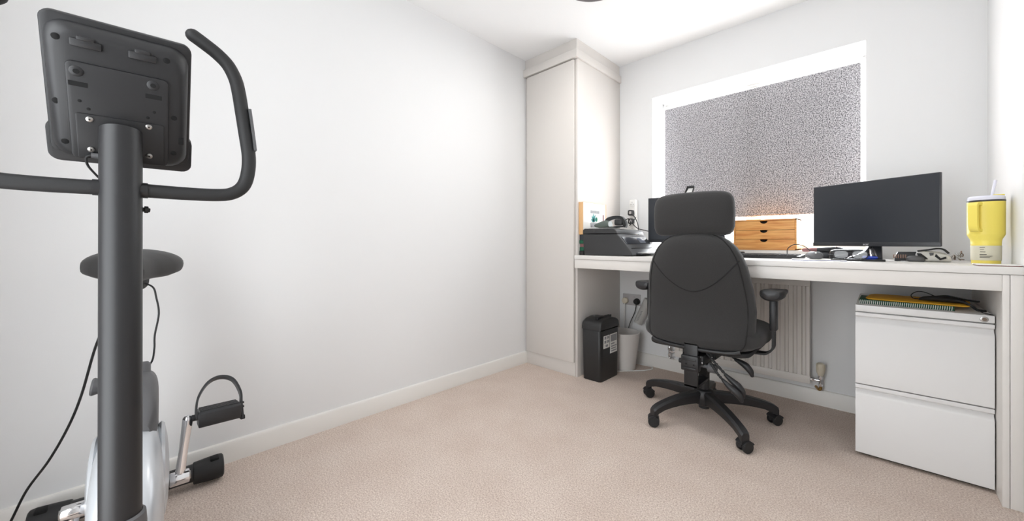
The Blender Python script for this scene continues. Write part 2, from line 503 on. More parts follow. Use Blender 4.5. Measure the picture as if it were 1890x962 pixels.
# ------------------------------------------------------------------ fitted desk
DZ, DF = 0.838, 2.14
dk = thing('desk', 'long white fitted desk running wall to wall under the window', 'desk', (1.4, DF, 0))
obj('worktop', box((0.4785, DF, DZ - 0.027), (W_ - 0.001, D_ - 0.001, DZ), 0.0015), 'melamine_top', dk)
obj('apron', box((0.4785, DF + 0.004, 0.752), (2.2735, DF + 0.022, DZ - 0.0285), 0.001), 'melamine', dk)
obj('end_panel', box((2.2740, DF + 0.002, 0.0005), (2.2900, D_ - 0.001, DZ - 0.0285), 0.001), 'melamine', dk)
obj('filler_panel', box((2.2915, DF + 0.004, 0.0005), (W_ - 0.001, DF + 0.022, DZ - 0.0285), 0.0005), 'melamine', dk)
obj('batten', box((0.4785, D_ - 0.03, 0.752), (2.2735, D_ - 0.001, DZ - 0.0285)), 'melamine', dk)

# ------------------------------------------------------------------ filing cabinet
CX0, CX1, CF = 1.890, 2.270, 2.230
fc = thing('filing_cabinet', 'white metal two drawer filing cabinet under the right end of the desk', 'filing cabinet', (2.08, CF, 0))
obj('cabinet_body', box((CX0, CF + 0.022, 0.012), (CX1, 2.735, 0.653), 0.003), 'steel_white', fc)
obj('top_rail', box((CX0, CF, 0.625), (CX1, CF + 0.022, 0.653), 0.002), 'steel_white', fc)
bm = NB(); cyl(bm, (2.245, CF - 0.003, 0.638), (2.245, CF + 0.004, 0.638), 0.0105, bev=0.001)
lk = obj('lock', bm, 'steel', fc)
bm = NB(); cyl(bm, (2.245, CF - 0.0045, 0.638), (2.245, CF - 0.002, 0.638), 0.006); bx(bm, (2.2443, CF - 0.0052, 0.635), (2.2457, CF - 0.004, 0.641))
obj('lock_barrel', bm, 'dull_metal', lk)
obj('plinth', box((CX0 + 0.01, CF + 0.03, 0.0005), (CX1 - 0.01, 2.72, 0.013)), 'hole', fc)
for z0, z1 in ((0.3125, 0.6205), (0.014, 0.3085)):
    # front profile with a full-width finger scoop below the top lip
    pr = [(CF + 0.021, z0), (CF + 0.002, z0), (CF, z0 + 0.002), (CF, z1 - 0.046), (CF + 0.004, z1 - 0.037), (CF + 0.013, z1 - 0.030), (CF + 0.016, z1 - 0.022),
          (CF + 0.014, z1 - 0.017), (CF + 0.003, z1 - 0.0165), (CF, z1 - 0.0145), (CF, z1 - 0.002), (CF + 0.002, z1), (CF + 0.021, z1)]
    obj('drawer', prism(NB(), pr, 'X', CX0 + 0.0005, CX1 - 0.0005), 'steel_white', fc)

# ------------------------------------------------------------------ radiator and valves
RX0, RX1, RY, RZ0, RZ1 = 0.93, 1.684, 2.705, 0.125, 0.715
rd = thing('radiator', 'white ribbed panel radiator on the wall under the desk', 'radiator', (1.3, RY, 0.12))
fl_n = int((RX1 - RX0 - 0.06) / 0.04)
out = [(RX0, RY + 0.012)]
x = RX0; out = [(RX0, RY + 0.012), (RX0 + 0.003, RY)]
for k in range(18):
    a = RX1 - 0.018 - 0.022 - (17 - k) * 0.0402
    out += [(a, RY), (a + 0.005, RY + 0.011), (a + 0.017, RY + 0.011), (a + 0.022, RY)]
out += [(RX1 - 0.003, RY), (RX1, RY + 0.012)]
bm = NB()
prism(bm, out, 'Z', RZ0 + 0.045, RZ1 - 0.04)
for z0, z1 in ((RZ0, RZ0 + 0.0452), (RZ1 - 0.0402, RZ1)):
    bx(bm, (RX0, RY, z0), (RX1, RY + 0.012, z1), 0.004)
obj('front_panel', bm, 'rad_white', rd)
for x in (RX0 + 0.004, RX1 - 0.012): obj('side_panel', box((x, RY + 0.008, RZ0 + 0.004), (x + 0.008, RY + 0.052, RZ1 + 0.002), 0.002), 'rad_white', rd)
bm = NB(); bx(bm, (RX0 + 0.012, RY + 0.042, RZ0 + 0.004), (RX1 - 0.012, RY + 0.052, RZ1 - 0.004)); obj('back_panel', bm, 'rad_white', rd)
bm = NB()
for k in range(19): bx(bm, (RX0 + 0.015 + k * 0.038, RY + 0.010, RZ1 - 0.006), (RX0 + 0.047 + k * 0.038, RY + 0.05, RZ1 + 0.001))
obj('top_grille', bm, 'rad_white', rd)
for x in (RX0 + 0.15, RX1 - 0.15): obj('wall_bracket', box((x, RY + 0.05, RZ0 + 0.05), (x + 0.03, D_ - 0.0005, RZ1 - 0.05), 0.002), 'rad_white', rd)

VX = 1.728
tv = thing('thermostatic_valve', 'cream thermostatic valve with chrome tail on the right end of the radiator', 'radiator valve', (VX, RY + 0.02, 0.10))
bm = NB(); lathe(bm, [(0.0, 0.250), (0.013, 0.249), (0.0175, 0.245), (0.019, 0.232), (0.0195, 0.205), (0.018, 0.195), (0.014, 0.187), (0.012, 0.178), (0, 0.178)], (VX, RY + 0.02, 0), 28)
hd = obj('valve_head', bm, 'cream_plastic', tv)
bm = NB()
for k in range(14):
    a = 2 * PI * k / 14
    bx(bm, (-0.0012, 0.0185, 0.212), (0.0012, 0.0205, 0.243), 0, mtx=Matrix.Translation((VX, RY + 0.02, 0)) @ Matrix.Rotation(a, 4, 'Z'))
obj('head_ribs', bm, 'cream_plastic', hd)
bm = NB()
cyl(bm, (VX, RY + 0.02, 0.118), (VX, RY + 0.02, 0.178), 0.008); cyl(bm, (VX, RY + 0.02, 0.160), (VX, RY + 0.02, 0.174), 0.012, n=6); cyl(bm, (VX, RY + 0.02, 0.120), (VX, RY + 0.02, 0.134), 0.011, n=6)
cyl(bm, (RX1 - 0.004, RY + 0.02, 0.150), (VX, RY + 0.02, 0.150), 0.007); cyl(bm, (RX1 + 0.004, RY + 0.02, 0.150), (RX1 + 0.018, RY + 0.02, 0.150), 0.011, n=6)
obj('valve_body', bm, 'chrome', tv)
bm = NB(); tube(bm, [(VX, RY + 0.02, 0.122), (VX, RY + 0.02, 0.106), (VX - 0.008, RY + 0.024, 0.099), (VX - 0.028, D_ + 0.01, 0.100)], 0.0075, 12, smooth=4)
obj('pipe', bm, 'brass', tv)
LX = 0.888
lv = thing('lockshield_valve', 'small chrome lockshield valve low on the wall behind the office chair', 'radiator valve', (LX, RY + 0.02, 0.10))
bm = NB()
cyl(bm, (LX, RY + 0.02, 0.118), (LX, RY + 0.02, 0.168), 0.008); cyl(bm, (LX, RY + 0.02, 0.158), (LX, RY + 0.02, 0.186), 0.0125, 0.011, bev=0.002); cyl(bm, (LX, RY + 0.02, 0.120), (LX, RY + 0.02, 0.134), 0.011, n=6)
cyl(bm, (LX, RY + 0.02, 0.150), (RX0 + 0.004, RY + 0.02, 0.150), 0.007); cyl(bm, (LX + 0.014, RY + 0.02, 0.150), (LX + 0.028, RY + 0.02, 0.150), 0.011, n=6)
obj('valve_body', bm, 'chrome', lv)
bm = NB(); tube(bm, [(LX, RY + 0.02, 0.122), (LX, RY + 0.02, 0.106), (LX + 0.008, RY + 0.024, 0.099), (LX + 0.02, D_ + 0.01, 0.100)], 0.0075, 12, smooth=4)
obj('pipe', bm, 'chrome', lv)

# ------------------------------------------------------------------ ceiling lamp (its front rim is what shows)
LC = (0.934, 1.675)
cl = thing('ceiling_lamp', 'round flush ceiling lamp with a dark metal rim near the ceiling middle', 'ceiling lamp', (LC[0], LC[1], H_))
bm = NB(); lathe(bm, [(0.0, H_ - 0.0005), (0.150, H_ - 0.0005), (0.165, H_ - 0.02), (0.172, H_ - 0.062), (0.174, H_ - 0.072), (0.171, H_ - 0.076), (0.166, H_ - 0.070), (0.160, H_ - 0.022), (0.0, H_ - 0.022)], (LC[0], LC[1], 0), 64)
obj('rim', bm, 'lamp_grey', cl)
bm = NB(); lathe(bm, [(0.0, H_ - 0.058), (0.06, H_ - 0.056), (0.12, H_ - 0.050), (0.158, H_ - 0.040), (0.159, H_ - 0.030), (0, H_ - 0.030)], (LC[0], LC[1], 0), 64)
obj('diffuser', bm, 'white_plastic', cl)
if LAMP_POWER > 0:
    d = bpy.data.lights.new('lamp_glow', 'AREA'); d.shape = 'DISK'; d.size = 0.28; d.energy = LAMP_POWER; d.color = (1.0, 0.985, 0.96)
    o = bpy.data.objects.new('lamp_glow', d); COL.objects.link(o); o.location = (LC[0], LC[1], H_ - 0.08)

# ------------------------------------------------------------------ shredder, bin, sockets below the desk
sx0, sx1, sy0, sy1 = 0.505, 0.655, 2.185, 2.435
sh = thing('paper_shredder', 'black upright paper shredder with two white stickers beside the wardrobe', 'shredder', (0.58, 2.3, 0))
bm = NB()
def sh_ring(z, k, g):
    cx, cy = (sx0 + sx1) / 2, (sy0 + sy1) / 2; a, b = (sx1 - sx0) / 2 * k - g, (sy1 - sy0) / 2 * k - g
    return [(cx + a * sup(2 * PI * j / 56, 9)[0], cy + b * sup(2 * PI * j / 56, 9)[1], z) for j in range(56)]
loft(bm, [sh_ring(z, k, 0) for z, k in ((0.001, 0.93), (0.006, 0.945), (0.335, 1.0), (0.338, 0.985))])
obj('bin_body', bm, 'shred', sh)
bm = NB()  # rounded head, arched along y
hp = [(sy0, 0.339)] + [(sy0 + 0.001, 0.360)] + [((sy0 + sy1) / 2 + (sy1 - sy0) / 2 * math.cos(R(165 - k * 15)) * 0.985, 0.364 + 0.051 * math.sin(R(165 - k * 15)) ** 0.8) for k in range(0, 11)] + [(sy1 - 0.001, 0.360), (sy1, 0.339)]
prism(bm, hp, 'X', sx0 - 0.0005, sx1 + 0.001, 0.012, 4)
hdp = obj('cutter_head', bm, 'shred', sh)
yc = (sy0 + sy1) / 2
obj('paper_slot', box((0.590, yc - 0.085, 0.405), (0.602, yc + 0.085, 0.4185), 0.001), 'hole', hdp)
obj('slot_rail', box((0.604, yc - 0.09, 0.404), (0.612, yc + 0.09, 0.4205), 0.002), 'black_plastic', hdp)
obj('switch', box((0.53, yc - 0.03, 0.408), (0.555, yc + 0.0, 0.419), 0.003), 'dark_grey', hdp)
def side_label(name, y0, y1, z0, z1, parts, parent):
    xx = sx1 + 0.0006
    l = obj(name, box((sx1 - 0.004, y0, z0), (xx, y1, z1)), 'paper', parent)
    bm = NB()
    for (a, b, c, d) in parts:
        bx(bm, (xx - 0.0001, y0 + (y1 - y0) * a, z0 + (z1 - z0) * b), (xx + 0.0004, y0 + (y1 - y0) * c, z0 + (z1 - z0) * d))
    obj('print', bm, 'grey_print', l)
lb = NB()
side_label('sticker', 2.224, 2.300, 0.219, 0.302, [(0.1, 0.72, 0.42, 0.94), (0.56, 0.72, 0.9, 0.94), (0.1, 0.4, 0.42, 0.62), (0.56, 0.4, 0.9, 0.62), (0.3, 0.1, 0.7, 0.28)], sh)
side_label('sticker', 2.309, 2.400, 0.173, 0.303, [(0.06, 0.6, 0.94, 0.95), (0.1, 0.08, 0.9, 0.14), (0.1, 0.2, 0.8, 0.26), (0.1, 0.32, 0.9, 0.38), (0.1, 0.45, 0.6, 0.52)], sh)

bm = NB(); BC = (0.603, 2.585)
lathe(bm, [(0.0, 0.002), (0.082, 0.002), (0.086, 0.006), (0.116, 0.262), (0.119, 0.266), (0.1185, 0.270), (0.113, 0.270), (0.111, 0.262), (0.082, 0.012), (0, 0.012)], (BC[0], BC[1], 0), 48)
solo('waste_bin', bm, 'bin_white', 'white plastic waste bin standing behind the black shredder', 'bin', loc=(BC[0], BC[1], 0))

ws = thing('wall_socket', 'grey double wall socket low on the wall under the desk', 'socket', (0.58, D_, 0.48))
obj('face_plate', box((0.507, D_ - 0.009, 0.438), (0.653, D_ - 0.0005, 0.524), 0.003), 'grey_plate', ws)
for x in (0.560, 0.600):
    obj('switch', box((x - 0.006, D_ - 0.012, 0.495), (x + 0.006, D_ - 0.008, 0.513), 0.002), 'grey_plate', ws)
bm = NB(); cyl(bm, (0.536, D_ - 0.040, 0.472), (0.536, D_ - 0.010, 0.472), 0.023, bev=0.004)
solo('plug_in_unit', bm, 'cream_plastic', 'round cream plug-in unit in the left side of the wall socket', 'plug', loc=(0.536, D_ - 0.01, 0.472))
pg = thing('plug', 'black plug with trailing cord in the grey wall socket', 'plug', (0.628, D_ - 0.01, 0.472))
bm = NB(); lathe(bm, [(0, 0.0), (0.024, 0.0), (0.025, 0.006), (0.022, 0.022), (0.015, 0.032), (0, 0.034)], (0, 0, 0), 24)
bmesh.ops.transform(bm, matrix=Matrix.Translation((0.628, D_ - 0.010, 0.472)) @ Matrix.Rotation(R(90), 4, 'X'), verts=bm.verts[:])
obj('plug_body', bm, 'black_matte', pg)
bm = NB(); tube(bm, [(0.628, D_ - 0.030, 0.460), (0.628, D_ - 0.032, 0.430), (0.618, D_ - 0.036, 0.385), (0.580, D_ - 0.042, 0.290), (0.545, D_ - 0.040, 0.15), (0.515, D_ - 0.045, 0.006), (0.498, 2.70, 0.004)], 0.0035, 8, smooth=6)
obj('cord', bm, 'black_matte', pg)
bm = NB(); tube(bm, [(0.536, D_ - 0.034, 0.452), (0.534, D_ - 0.032, 0.40), (0.53, D_ - 0.03, 0.2), (0.56, D_ - 0.03, 0.02), (0.66, 2.735, 0.005), (0.745, 2.735, 0.005), (0.775, 2.69, 0.005), (0.75, 2.62, 0.005), (0.70, 2.56, 0.005), (0.62, 2.47, 0.005)], 0.0038, 8, smooth=8)
solo('white_cable', bm, 'white_plastic', 'white cable looping on the carpet around the white waste bin', 'cable', loc=(0.7, 2.7, 0))
# rolled paper standing out from behind the radiator end
bm = NB()
for r in (0.030, 0.027):
    pass
ringsP = []
A = Vector((0.655, 2.720, 0.318)); Bv = Vector((0.735, 2.728, 0.50)); ax = (Bv - A).normalized(); u = ax.cross(Vector((0, 1, 0))).normalized(); v = ax.cross(u)
for t in (0, 1):
    p = A + (Bv - A) * t; ring = []
    for j in range(34):
        a = j / 33 * 3.3 * PI; rr = 0.034 - 0.004 * j / 33
        ring.append(p + u * rr * math.cos(a) + v * rr * math.sin(a))
    ringsP.append(ring)
loft(bm, ringsP, cap=False, closed=False)
bmesh.ops.solidify(bm, geom=bm.faces[:], thickness=0.0006)
pr_ = thing('rolled_paper', 'rolled sheet of printed white paper leaning behind the office chair back', 'paper roll', (0.655, 2.72, 0.31))
rl = obj('sheet', bm, 'paper', pr_)
bm = NB()
for k in range(7):
    p = A + ax * (0.03 + 0.012 * k) - Vector((0, 0.0345, 0))
    bx(bm, (-0.010, 0, -0.0015), (0.008, 0.001, 0.0015), mtx=Matrix.Translation(p) @ Matrix.Rotation(R(-24 + 0), 4, 'Y'))
obj('print', bm, 'grey_print', rl)

# ------------------------------------------------------------------ exercise bike (own frame: +x = its front)
bk = thing('exercise_bike', 'black and silver upright exercise bike standing with its rear against the long bare wall', 'exercise bike', (0.05, 0.041, 0), R(-3), world=False)
# main body shell
def shell_ring(x, zt, zb, hw):
    """cross-section at x, rounded"""
    c = (zt + zb) / 2; hz = (zt - zb) / 2; out = []
    for j in range(40):
        s, t = sup(2 * PI * j / 40, 4.0); out.append((x, hw * s, c + hz * t))
    return out
bm = NB()
loft(bm, [shell_ring(*a) for a in ((0.185, 0.20, 0.12, 0.02), (0.20, 0.27, 0.09, 0.040), (0.24, 0.345, 0.075, 0.054), (0.30, 0.40, 0.07, 0.061), (0.38, 0.428, 0.068, 0.064),
     (0.48, 0.437, 0.068, 0.066), (0.56, 0.430, 0.07, 0.067), (0.64, 0.395, 0.075, 0.066), (0.70, 0.340, 0.085, 0.060), (0.735, 0.28, 0.10, 0.048), (0.75, 0.22, 0.13, 0.03))])
body = obj('body_shell', bm, 'silver', bk)
bm = NB()
loft(bm, [shell_ring(*a) for a in ((0.255, 0.40, 0.34, 0.035), (0.275, 0.49, 0.33, 0.050), (0.31, 0.535, 0.33, 0.056), (0.40, 0.548, 0.33, 0.056), (0.47, 0.535, 0.33, 0.055), (0.52, 0.50, 0.34, 0.052), (0.545, 0.45, 0.35, 0.040))])
obj('top_cover', bm, 'dark_grey', bk)
bm = NB()
loft(bm, [shell_ring(*a) for a in ((0.60, 0.15, 0.05, 0.055), (0.63, 0.185, 0.045, 0.071), (0.72, 0.19, 0.045, 0.071), (0.83, 0.17, 0.045, 0.060), (0.87, 0.12, 0.05, 0.045))])
obj('front_skirt', bm, 'dark_grey', bk)
# frame rails and stabilisers
bm = NB(); tube(bm, [(0.05, 0, 0.055), (0.20, 0, 0.095), (0.5, 0, 0.10), (0.78, 0, 0.09), (0.93, 0, 0.055)], 0.026, 16, smooth=5); obj('frame_rail', bm, 'bike_black', bk)
for sx, nm in ((0.05, 'rear_stabilizer'), (0.93, 'front_stabilizer')):
    bm = NB(); cyl(bm, (sx, -0.20, 0.052), (sx, 0.20, 0.052), 0.031, n=28); st = obj(nm, bm, 'bike_black', bk)
    for s in (-1, 1):
        bm = NB(); n = 28; rings = []
        for y, r in ((0.150, 0.036), (0.152, 0.0385), (0.190, 0.042), (0.225, 0.044), (0.237, 0.042), (0.241, 0.037)):
            rings.append([(sx + r * math.cos(2 * PI * j / n), s * y, max(0.001, 0.049 + r * math.sin(2 * PI * j / n))) for j in range(n)])
        loft(bm, rings)
        ec = obj('end_cap', bm, 'black_matte', st)
        bm = NB(); bx(bm, (sx - 0.008, s * 0.213 - 0.014, 0.082), (sx + 0.026, s * 0.213 + 0.014, 0.0935), 0.004); obj('cap_recess', bm, 'cream_plastic' if False else 'hole', ec)
    for s in (-1, 1):
        bm = NB(); cyl(bm, (sx + 0.029, s * 0.115, 0.058), (sx + 0.034, s * 0.115, 0.059), 0.004); obj('bolt', bm, 'steel', st)
# column
bm = NB()
CB, CT = Vector((0.812, 0, 0.30)), Vector((0.796, 0, 1.152))
n = 36
def col_ring(p, r, tilt=0): return [(p.x + r * math.cos(2 * PI * j / n) * 0.96, r * math.sin(2 * PI * j / n), p.z + tilt * math.cos(2 * PI * j / n) * r) for j in range(n)]
loft(bm, [col_ring(CB, 0.0322), col_ring(CB.lerp(CT, 0.5), 0.0322), col_ring(CB.lerp(CT, 0.97), 0.0322, 0.1), col_ring(CT, 0.0314, 0.22)])
column = obj('column', bm, 'bike_black', bk)
bm = NB(); lathe(bm, [(0.034, 0.22), (0.039, 0.24), (0.0395, 0.34), (0.038, 0.362), (0.033, 0.366), (0.033, 0.22)], (0.811, 0, 0), 40); obj('column_collar', bm, 'dark_grey', bk)
bm = NB(); tube(bm, [(0.815, 0, 0.08), (0.812, 0, 0.30)], 0.033, 28); obj('column_base', bm, 'bike_black', bk)
bm = NB(); cyl(bm, (0.79, 0.025, 0.993), (0.785, 0.0425, 0.991), 0.0045); cyl(bm, (0.788, 0.0345, 0.992), (0.787, 0.0400, 0.992), 0.0072, n=12); obj('clamp_bolt', bm, 'black_matte', column)
# handlebar: one bent tube
hbR = [(0.748, 0.0, 1.037), (0.748, 0.10, 1.036), (0.748, 0.165, 1.038), (0.748, 0.195, 1.045), (0.748, 0.216, 1.064), (0.747, 0.226, 1.095), (0.746, 0.229, 1.14), (0.744, 0.222, 1.20),
       (0.742, 0.214, 1.262), (0.740, 0.209, 1.30), (0.739, 0.202, 1.334), (0.738, 0.187, 1.366), (0.736, 0.166, 1.388), (0.734, 0.142, 1.405), (0.732, 0.120, 1.419)]
hbR = [(x + 0.048, y * 0.959, 0.92 + (z - 0.92) * 0.959) for x, y, z in hbR]
hb = [(x, -y, z) for x, y, z in reversed(hbR[1:-2])] + hbR
bm = NB(); tube(bm, hb, 0.0145, 20, smooth=5, round_ends=True)
hbo = obj('handlebar', bm, 'grip_foam', bk)
for s in (-1, 1):
    bm = NB(); strap(bm, [(0.797, s * 0.2312, 1.148), (0.796, s * 0.2282, 1.179), (0.795, s * 0.2244, 1.213), (0.794, s * 0.2202, 1.248)], 0.022, 0.006, (1, 0, 0))
    obj('pulse_sensor', bm, 'dark_grey', hbo)
bm = NB(); cyl(bm, (0.796, -0.040, 1.032), (0.796, 0.040, 1.032), 0.0162, n=24); obj('handlebar_clamp', bm, 'bike_black', bk)

# console, built in the plane of its tilted face: s across (y), t up the slope, q out of its back
cB = Vector((0.70, 0, 1.085)); ct = Vector((0.4741, 0, 0.8805)); cn = Vector((0.8805, 0, -0.4741))
CM = Matrix(((0, ct.x, cn.x, cB.x), (1, 0, 0, 0.003), (0, ct.z, cn.z, cB.z), (0, 0, 0, 1)))
def cons(bm): bmesh.ops.transform(bm, matrix=CM, verts=bm.verts[:]); return bm
con = obj('console', cons(prism(NB(), rrect(-0.1065, 0.030, 0.1065, 0.298, 0.016), 'Z', -0.016, 0.008, 0.004)), 'console_black', bk)
obj('lower_bezel', cons(prism(NB(), rrect(-0.1115, 0.010, 0.1115, 0.095, 0.018), 'Z', -0.018, 0.005, 0.003)), 'console_black', con)
bm = NB()
loft(bm, [[(x, y, q) for x, y in rrect(-a, b0, a, b1, r)] for a, b0, b1, r, q in ((0.1015, 0.026, 0.288, 0.030, 0.007), (0.1005, 0.028, 0.285, 0.034, 0.022), (0.094, 0.036, 0.276, 0.034, 0.035), (0.086, 0.046, 0.268, 0.028, 0.0395))])
back = obj('back_housing', cons(bm), 'console_black', con)
obj('raised_panel', cons(prism(NB(), rrect(-0.0745, 0.034, 0.0700, 0.2235, 0.010), 'Z', 0.036, 0.0450, 0.003)), 'console_black', back)
obj('mounting_plate', cons(prism(NB(), rrect(-0.0655, 0.036, 0.0625, 0.1275, 0.004), 'Z', 0.0448, 0.0478, 0.0008)), 'bike_black', back)
def disc(nm, s, t, r, q0, q1, m, parent, ell=1.0, hole=None):
    b = NB(); lathe(b, [(0, q0), (r, q0), (r, q1 - r * 0.15), (r * 0.8, q1), (0, q1)], (s, t, 0), 20)
    o = obj(nm, cons(b), m, parent)
    if hole:
        b = NB(); lathe(b, [(0, q1 - 0.001), (hole, q1 - 0.001), (hole, q1 + 0.0004), (0, q1 + 0.0004)], (s, t, 0), 16); obj('screw_hole', cons(b), 'hole', o)
    return o
for s, t, r, q in ((-0.083, 0.259, 0.0058, 0.0398), (0.066, 0.2625, 0.0058, 0.0398), (-0.089, 0.142, 0.0058, 0.0384), (0.0785, 0.146, 0.0058, 0.0396), (-0.082, 0.064, 0.0058, 0.0396), (0.0785, 0.066, 0.0058, 0.0396)):
    disc('screw_hole', s, t, r, 0.030, q + 0.0004, 'hole', back)
for s, t in ((-0.0600, 0.206), (0.0455, 0.208)): disc('boss', s, t, 0.0098, 0.044, 0.0470, 'console_black', back, hole=0.0045)
for s, t in ((-0.0590, 0.1825), (0.0463, 0.1847)): obj('slot', cons(box((s - 0.0125, t - 0.0045, 0.044), (s + 0.0125, t + 0.0045, 0.0454))), 'hole', back)
for s, t in ((-0.0585, 0.1508), (-0.0473, 0.1375), (0.0471, 0.153), (0.037, 0.139)): disc('pin_hole', s, t, 0.0032, 0.044, 0.0453, 'hole', back)
for s, t in ((-0.046, 0.2585), (0.0306, 0.2600)):
    b = NB(); bx(b, (s - 0.021, t - 0.0085, 0.036), (s + 0.021, t + 0.006, 0.0445), 0.003); bx(b, (s - 0.012, t + 0.004, 0.038), (s + 0.012, t + 0.0115, 0.0455), 0.003)
    obj('battery_clip', cons(b), 'console_black', back)
for s, t in ((-0.0466, 0.118), (0.0385, 0.1202), (-0.0469, 0.056), (0.0385, 0.0558)): disc('screw', s, t, 0.0055, 0.047, 0.0505, 'steel', back, hole=0.0016)
obj('socket_notch', cons(box((0.0835, 0.088, 0.030), (0.0955, 0.103, 0.0392), 0.001)), 'hole', back)
b = NB(); cyl(b, (-0.047, 0.045, 0.053), (-0.028, 0.045, 0.053), 0.0055, n=14); obj('cable_plug', cons(b), 'dark_grey', back)
b = NB(); tube(b, [(-0.047, 0.045, 0.053), (-0.054, 0.040, 0.053), (-0.053, 0.022, 0.051), (-0.043, 0.002, 0.048), (-0.033, -0.014, 0.046), (-0.026, -0.03, 0.045)], 0.0022, 8, smooth=6); obj('sensor_cable', cons(b), 'black_matte', back)

# saddle: cross-sections along x, wide at the rear
def saddle_ring(x, hw, zt, zb, droop):
    out = []
    for j in range(36):
        s, t = sup(2 * PI * j / 36, 2.6)
        z = (zt + zb) / 2 + t * (zt - zb) / 2 - droop * (abs(s) ** 1.7)
        out.append((x, hw * s, z))
    return out
bm = NB()
loft(bm, [saddle_ring(*a) for a in ((0.125, 0.045, 0.878, 0.862, 0.004), (0.135, 0.085, 0.890, 0.842, 0.006), (0.165, 0.110, 0.899, 0.832, 0.010), (0.205, 0.118, 0.902, 0.826, 0.013), (0.245, 0.114, 0.901, 0.822, 0.016),
     (0.28, 0.094, 0.896, 0.814, 0.014), (0.315, 0.060, 0.890, 0.812, 0.012), (0.355, 0.038, 0.884, 0.808, 0.006), (0.395, 0.028, 0.876, 0.812, 0.003), (0.415, 0.020, 0.868, 0.822, 0.0), (0.422, 0.008, 0.858, 0.836, 0.0))])
sad = obj('saddle', bm, 'saddle', bk)
bm = NB(); loft(bm, [saddle_ring(*a) for a in ((0.20, 0.020, 0.845, 0.792, 0), (0.24, 0.034, 0.845, 0.778, 0), (0.29, 0.034, 0.84, 0.775, 0), (0.33, 0.020, 0.84, 0.79, 0))]); obj('saddle_clamp', bm, 'black_matte', sad)
bm = NB(); cyl(bm, (0.255, 0, 0.80), (0.335, 0, 0.50), 0.019, n=24); sp = obj('seat_post', bm, 'chrome', bk)
bm = NB(); tube(bm, [(0.345, 0, 0.566), (0.346, 0, 0.560), (0.36, 0, 0.41)], [0.033, 0.0385, 0.040], 28); slv = obj('seat_post_sleeve', bm, 'dark_grey', bk)
bm = NB(); cyl(bm, (0.383, 0.018, 0.455), (0.390, 0.0215, 0.455), 0.0045, n=12); obj('sleeve_hole', bm, 'hole', slv)
bm = NB(); cyl(bm, (0.36, -0.075, 0.520), (0.36, -0.03, 0.515), 0.010); cyl(bm, (0.36, -0.082, 0.522), (0.36, -0.062, 0.519), 0.024, 0.020, bev=0.005); obj('tension_knob', bm, 'dark_grey', bk)
bm = NB(); tube(bm, [(0.30, 0.020, 0.80), (0.325, 0.043, 0.785), (0.33, 0.050, 0.755), (0.335, 0.056, 0.705), (0.335, 0.047, 0.64), (0.335, 0.046, 0.60), (0.334, 0.040, 0.56), (0.335, 0.02, 0.54)], 0.0024, 8, smooth=6); obj('seat_cord', bm, 'black_matte', bk)

# crank discs, cranks, pedals
AX = (0.47, 0.245)
for s in (-1, 1):
    bm = NB(); lathe(bm, [(0, 0.056), (0.118, 0.056), (0.124, 0.062), (0.118, 0.069), (0.08, 0.075), (0.03, 0.078), (0, 0.078)], (0, 0, 0), 56)
    bmesh.ops.transform(bm, matrix=Matrix.Translation((AX[0], 0, AX[1] + 0.045)) @ Matrix.Rotation(R(-90 * s), 4, 'X'), verts=bm.verts[:])
    obj('side_disc', bm, 'silver', bk)
def crank(s, ang, pedal_tilt):
    d = Vector((math.sin(ang), 0, math.cos(ang))); a = Vector((AX[0], s * 0.100, AX[1])); b = a + d * 0.162 + Vector((0, s * 0.018, 0))
    bm = NB(); cyl(bm, (AX[0], s * 0.078, AX[1]), (AX[0], s * 0.122, AX[1]), 0.0185, n=24, bev=0.003)
    tube(bm, [a, a.lerp(b, 0.15), a.lerp(b, 0.5), b], [0.0145, 0.0115, 0.0105, 0.0125], 14, ry=0.0125, up=(0, 1, 0), round_ends=True)
    c = obj('crank_arm', bm, 'chrome', bk)
    bm = NB(); cyl(bm, (AX[0], s * 0.119, AX[1]), (AX[0], s * 0.125, AX[1]), 0.012, n=6); obj('crank_bolt', bm, 'steel', c)
    P = b + Vector((0, s * 0.012, 0)); L = 0.100
    T = Matrix.Translation(P) @ Matrix.Rotation(pedal_tilt, 4, 'Y')
    bm = NB(); cyl(bm, b, b + Vector((0, s * 0.02, 0)), 0.009, n=14); obj('pedal_axle', bm, 'black_matte', c)
    bm = NB()
    pr = [(-0.046, -0.010), (-0.036, -0.026), (0.036, -0.026), (0.046, -0.012), (0.046, 0.012), (0.040, 0.018), (-0.032, 0.018), (-0.044, 0.012)]
    prism(bm, pr, 'Y', s * 0.010, s * (0.010 + L), 0.002)
    for k in range(5): bx(bm, (-0.038 + k * 0.016, min(s * 0.014, s * (L + 0.006)), 0.0175), (-0.032 + k * 0.016, max(s * 0.014, s * (L + 0.006)), 0.0205))
    bmesh.ops.transform(bm, matrix=T, verts=bm.verts[:]); p = obj('pedal', bm, 'black_plastic', bk)
    bm = NB()
    strap(bm, [(0.02, s * 0.008, -0.004), (0.012, s * 0.006, 0.020), (-0.004, s * 0.013, 0.056), (-0.014, s * 0.036, 0.090), (-0.016, s * 0.066, 0.100), (-0.008, s * 0.096, 0.086), (0.004, s * 0.113, 0.046), (0.012, s * 0.114, 0.012), (0.014, s * 0.116, -0.030)], 0.028, 0.0055, (0.93, 0, 0.36))
    bmesh.ops.transform(bm, matrix=T, verts=bm.verts[:]); stp = obj('pedal_strap', bm, 'black_plastic', p)
    bm = NB(); bx(bm, (-0.002, min(s * 0.110, s * 0.122), -0.034), (0.026, max(s * 0.110, s * 0.122), -0.022), 0.002)
    for z in (0.012, 0.0): bx(bm, (0.006, min(s * 0.110, s * 0.121), z), (0.020, max(s * 0.110, s * 0.121), z + 0.005), 0.001)
    bmesh.ops.transform(bm, matrix=T, verts=bm.verts[:]); obj('strap_buckle', bm, 'black_matte', stp)
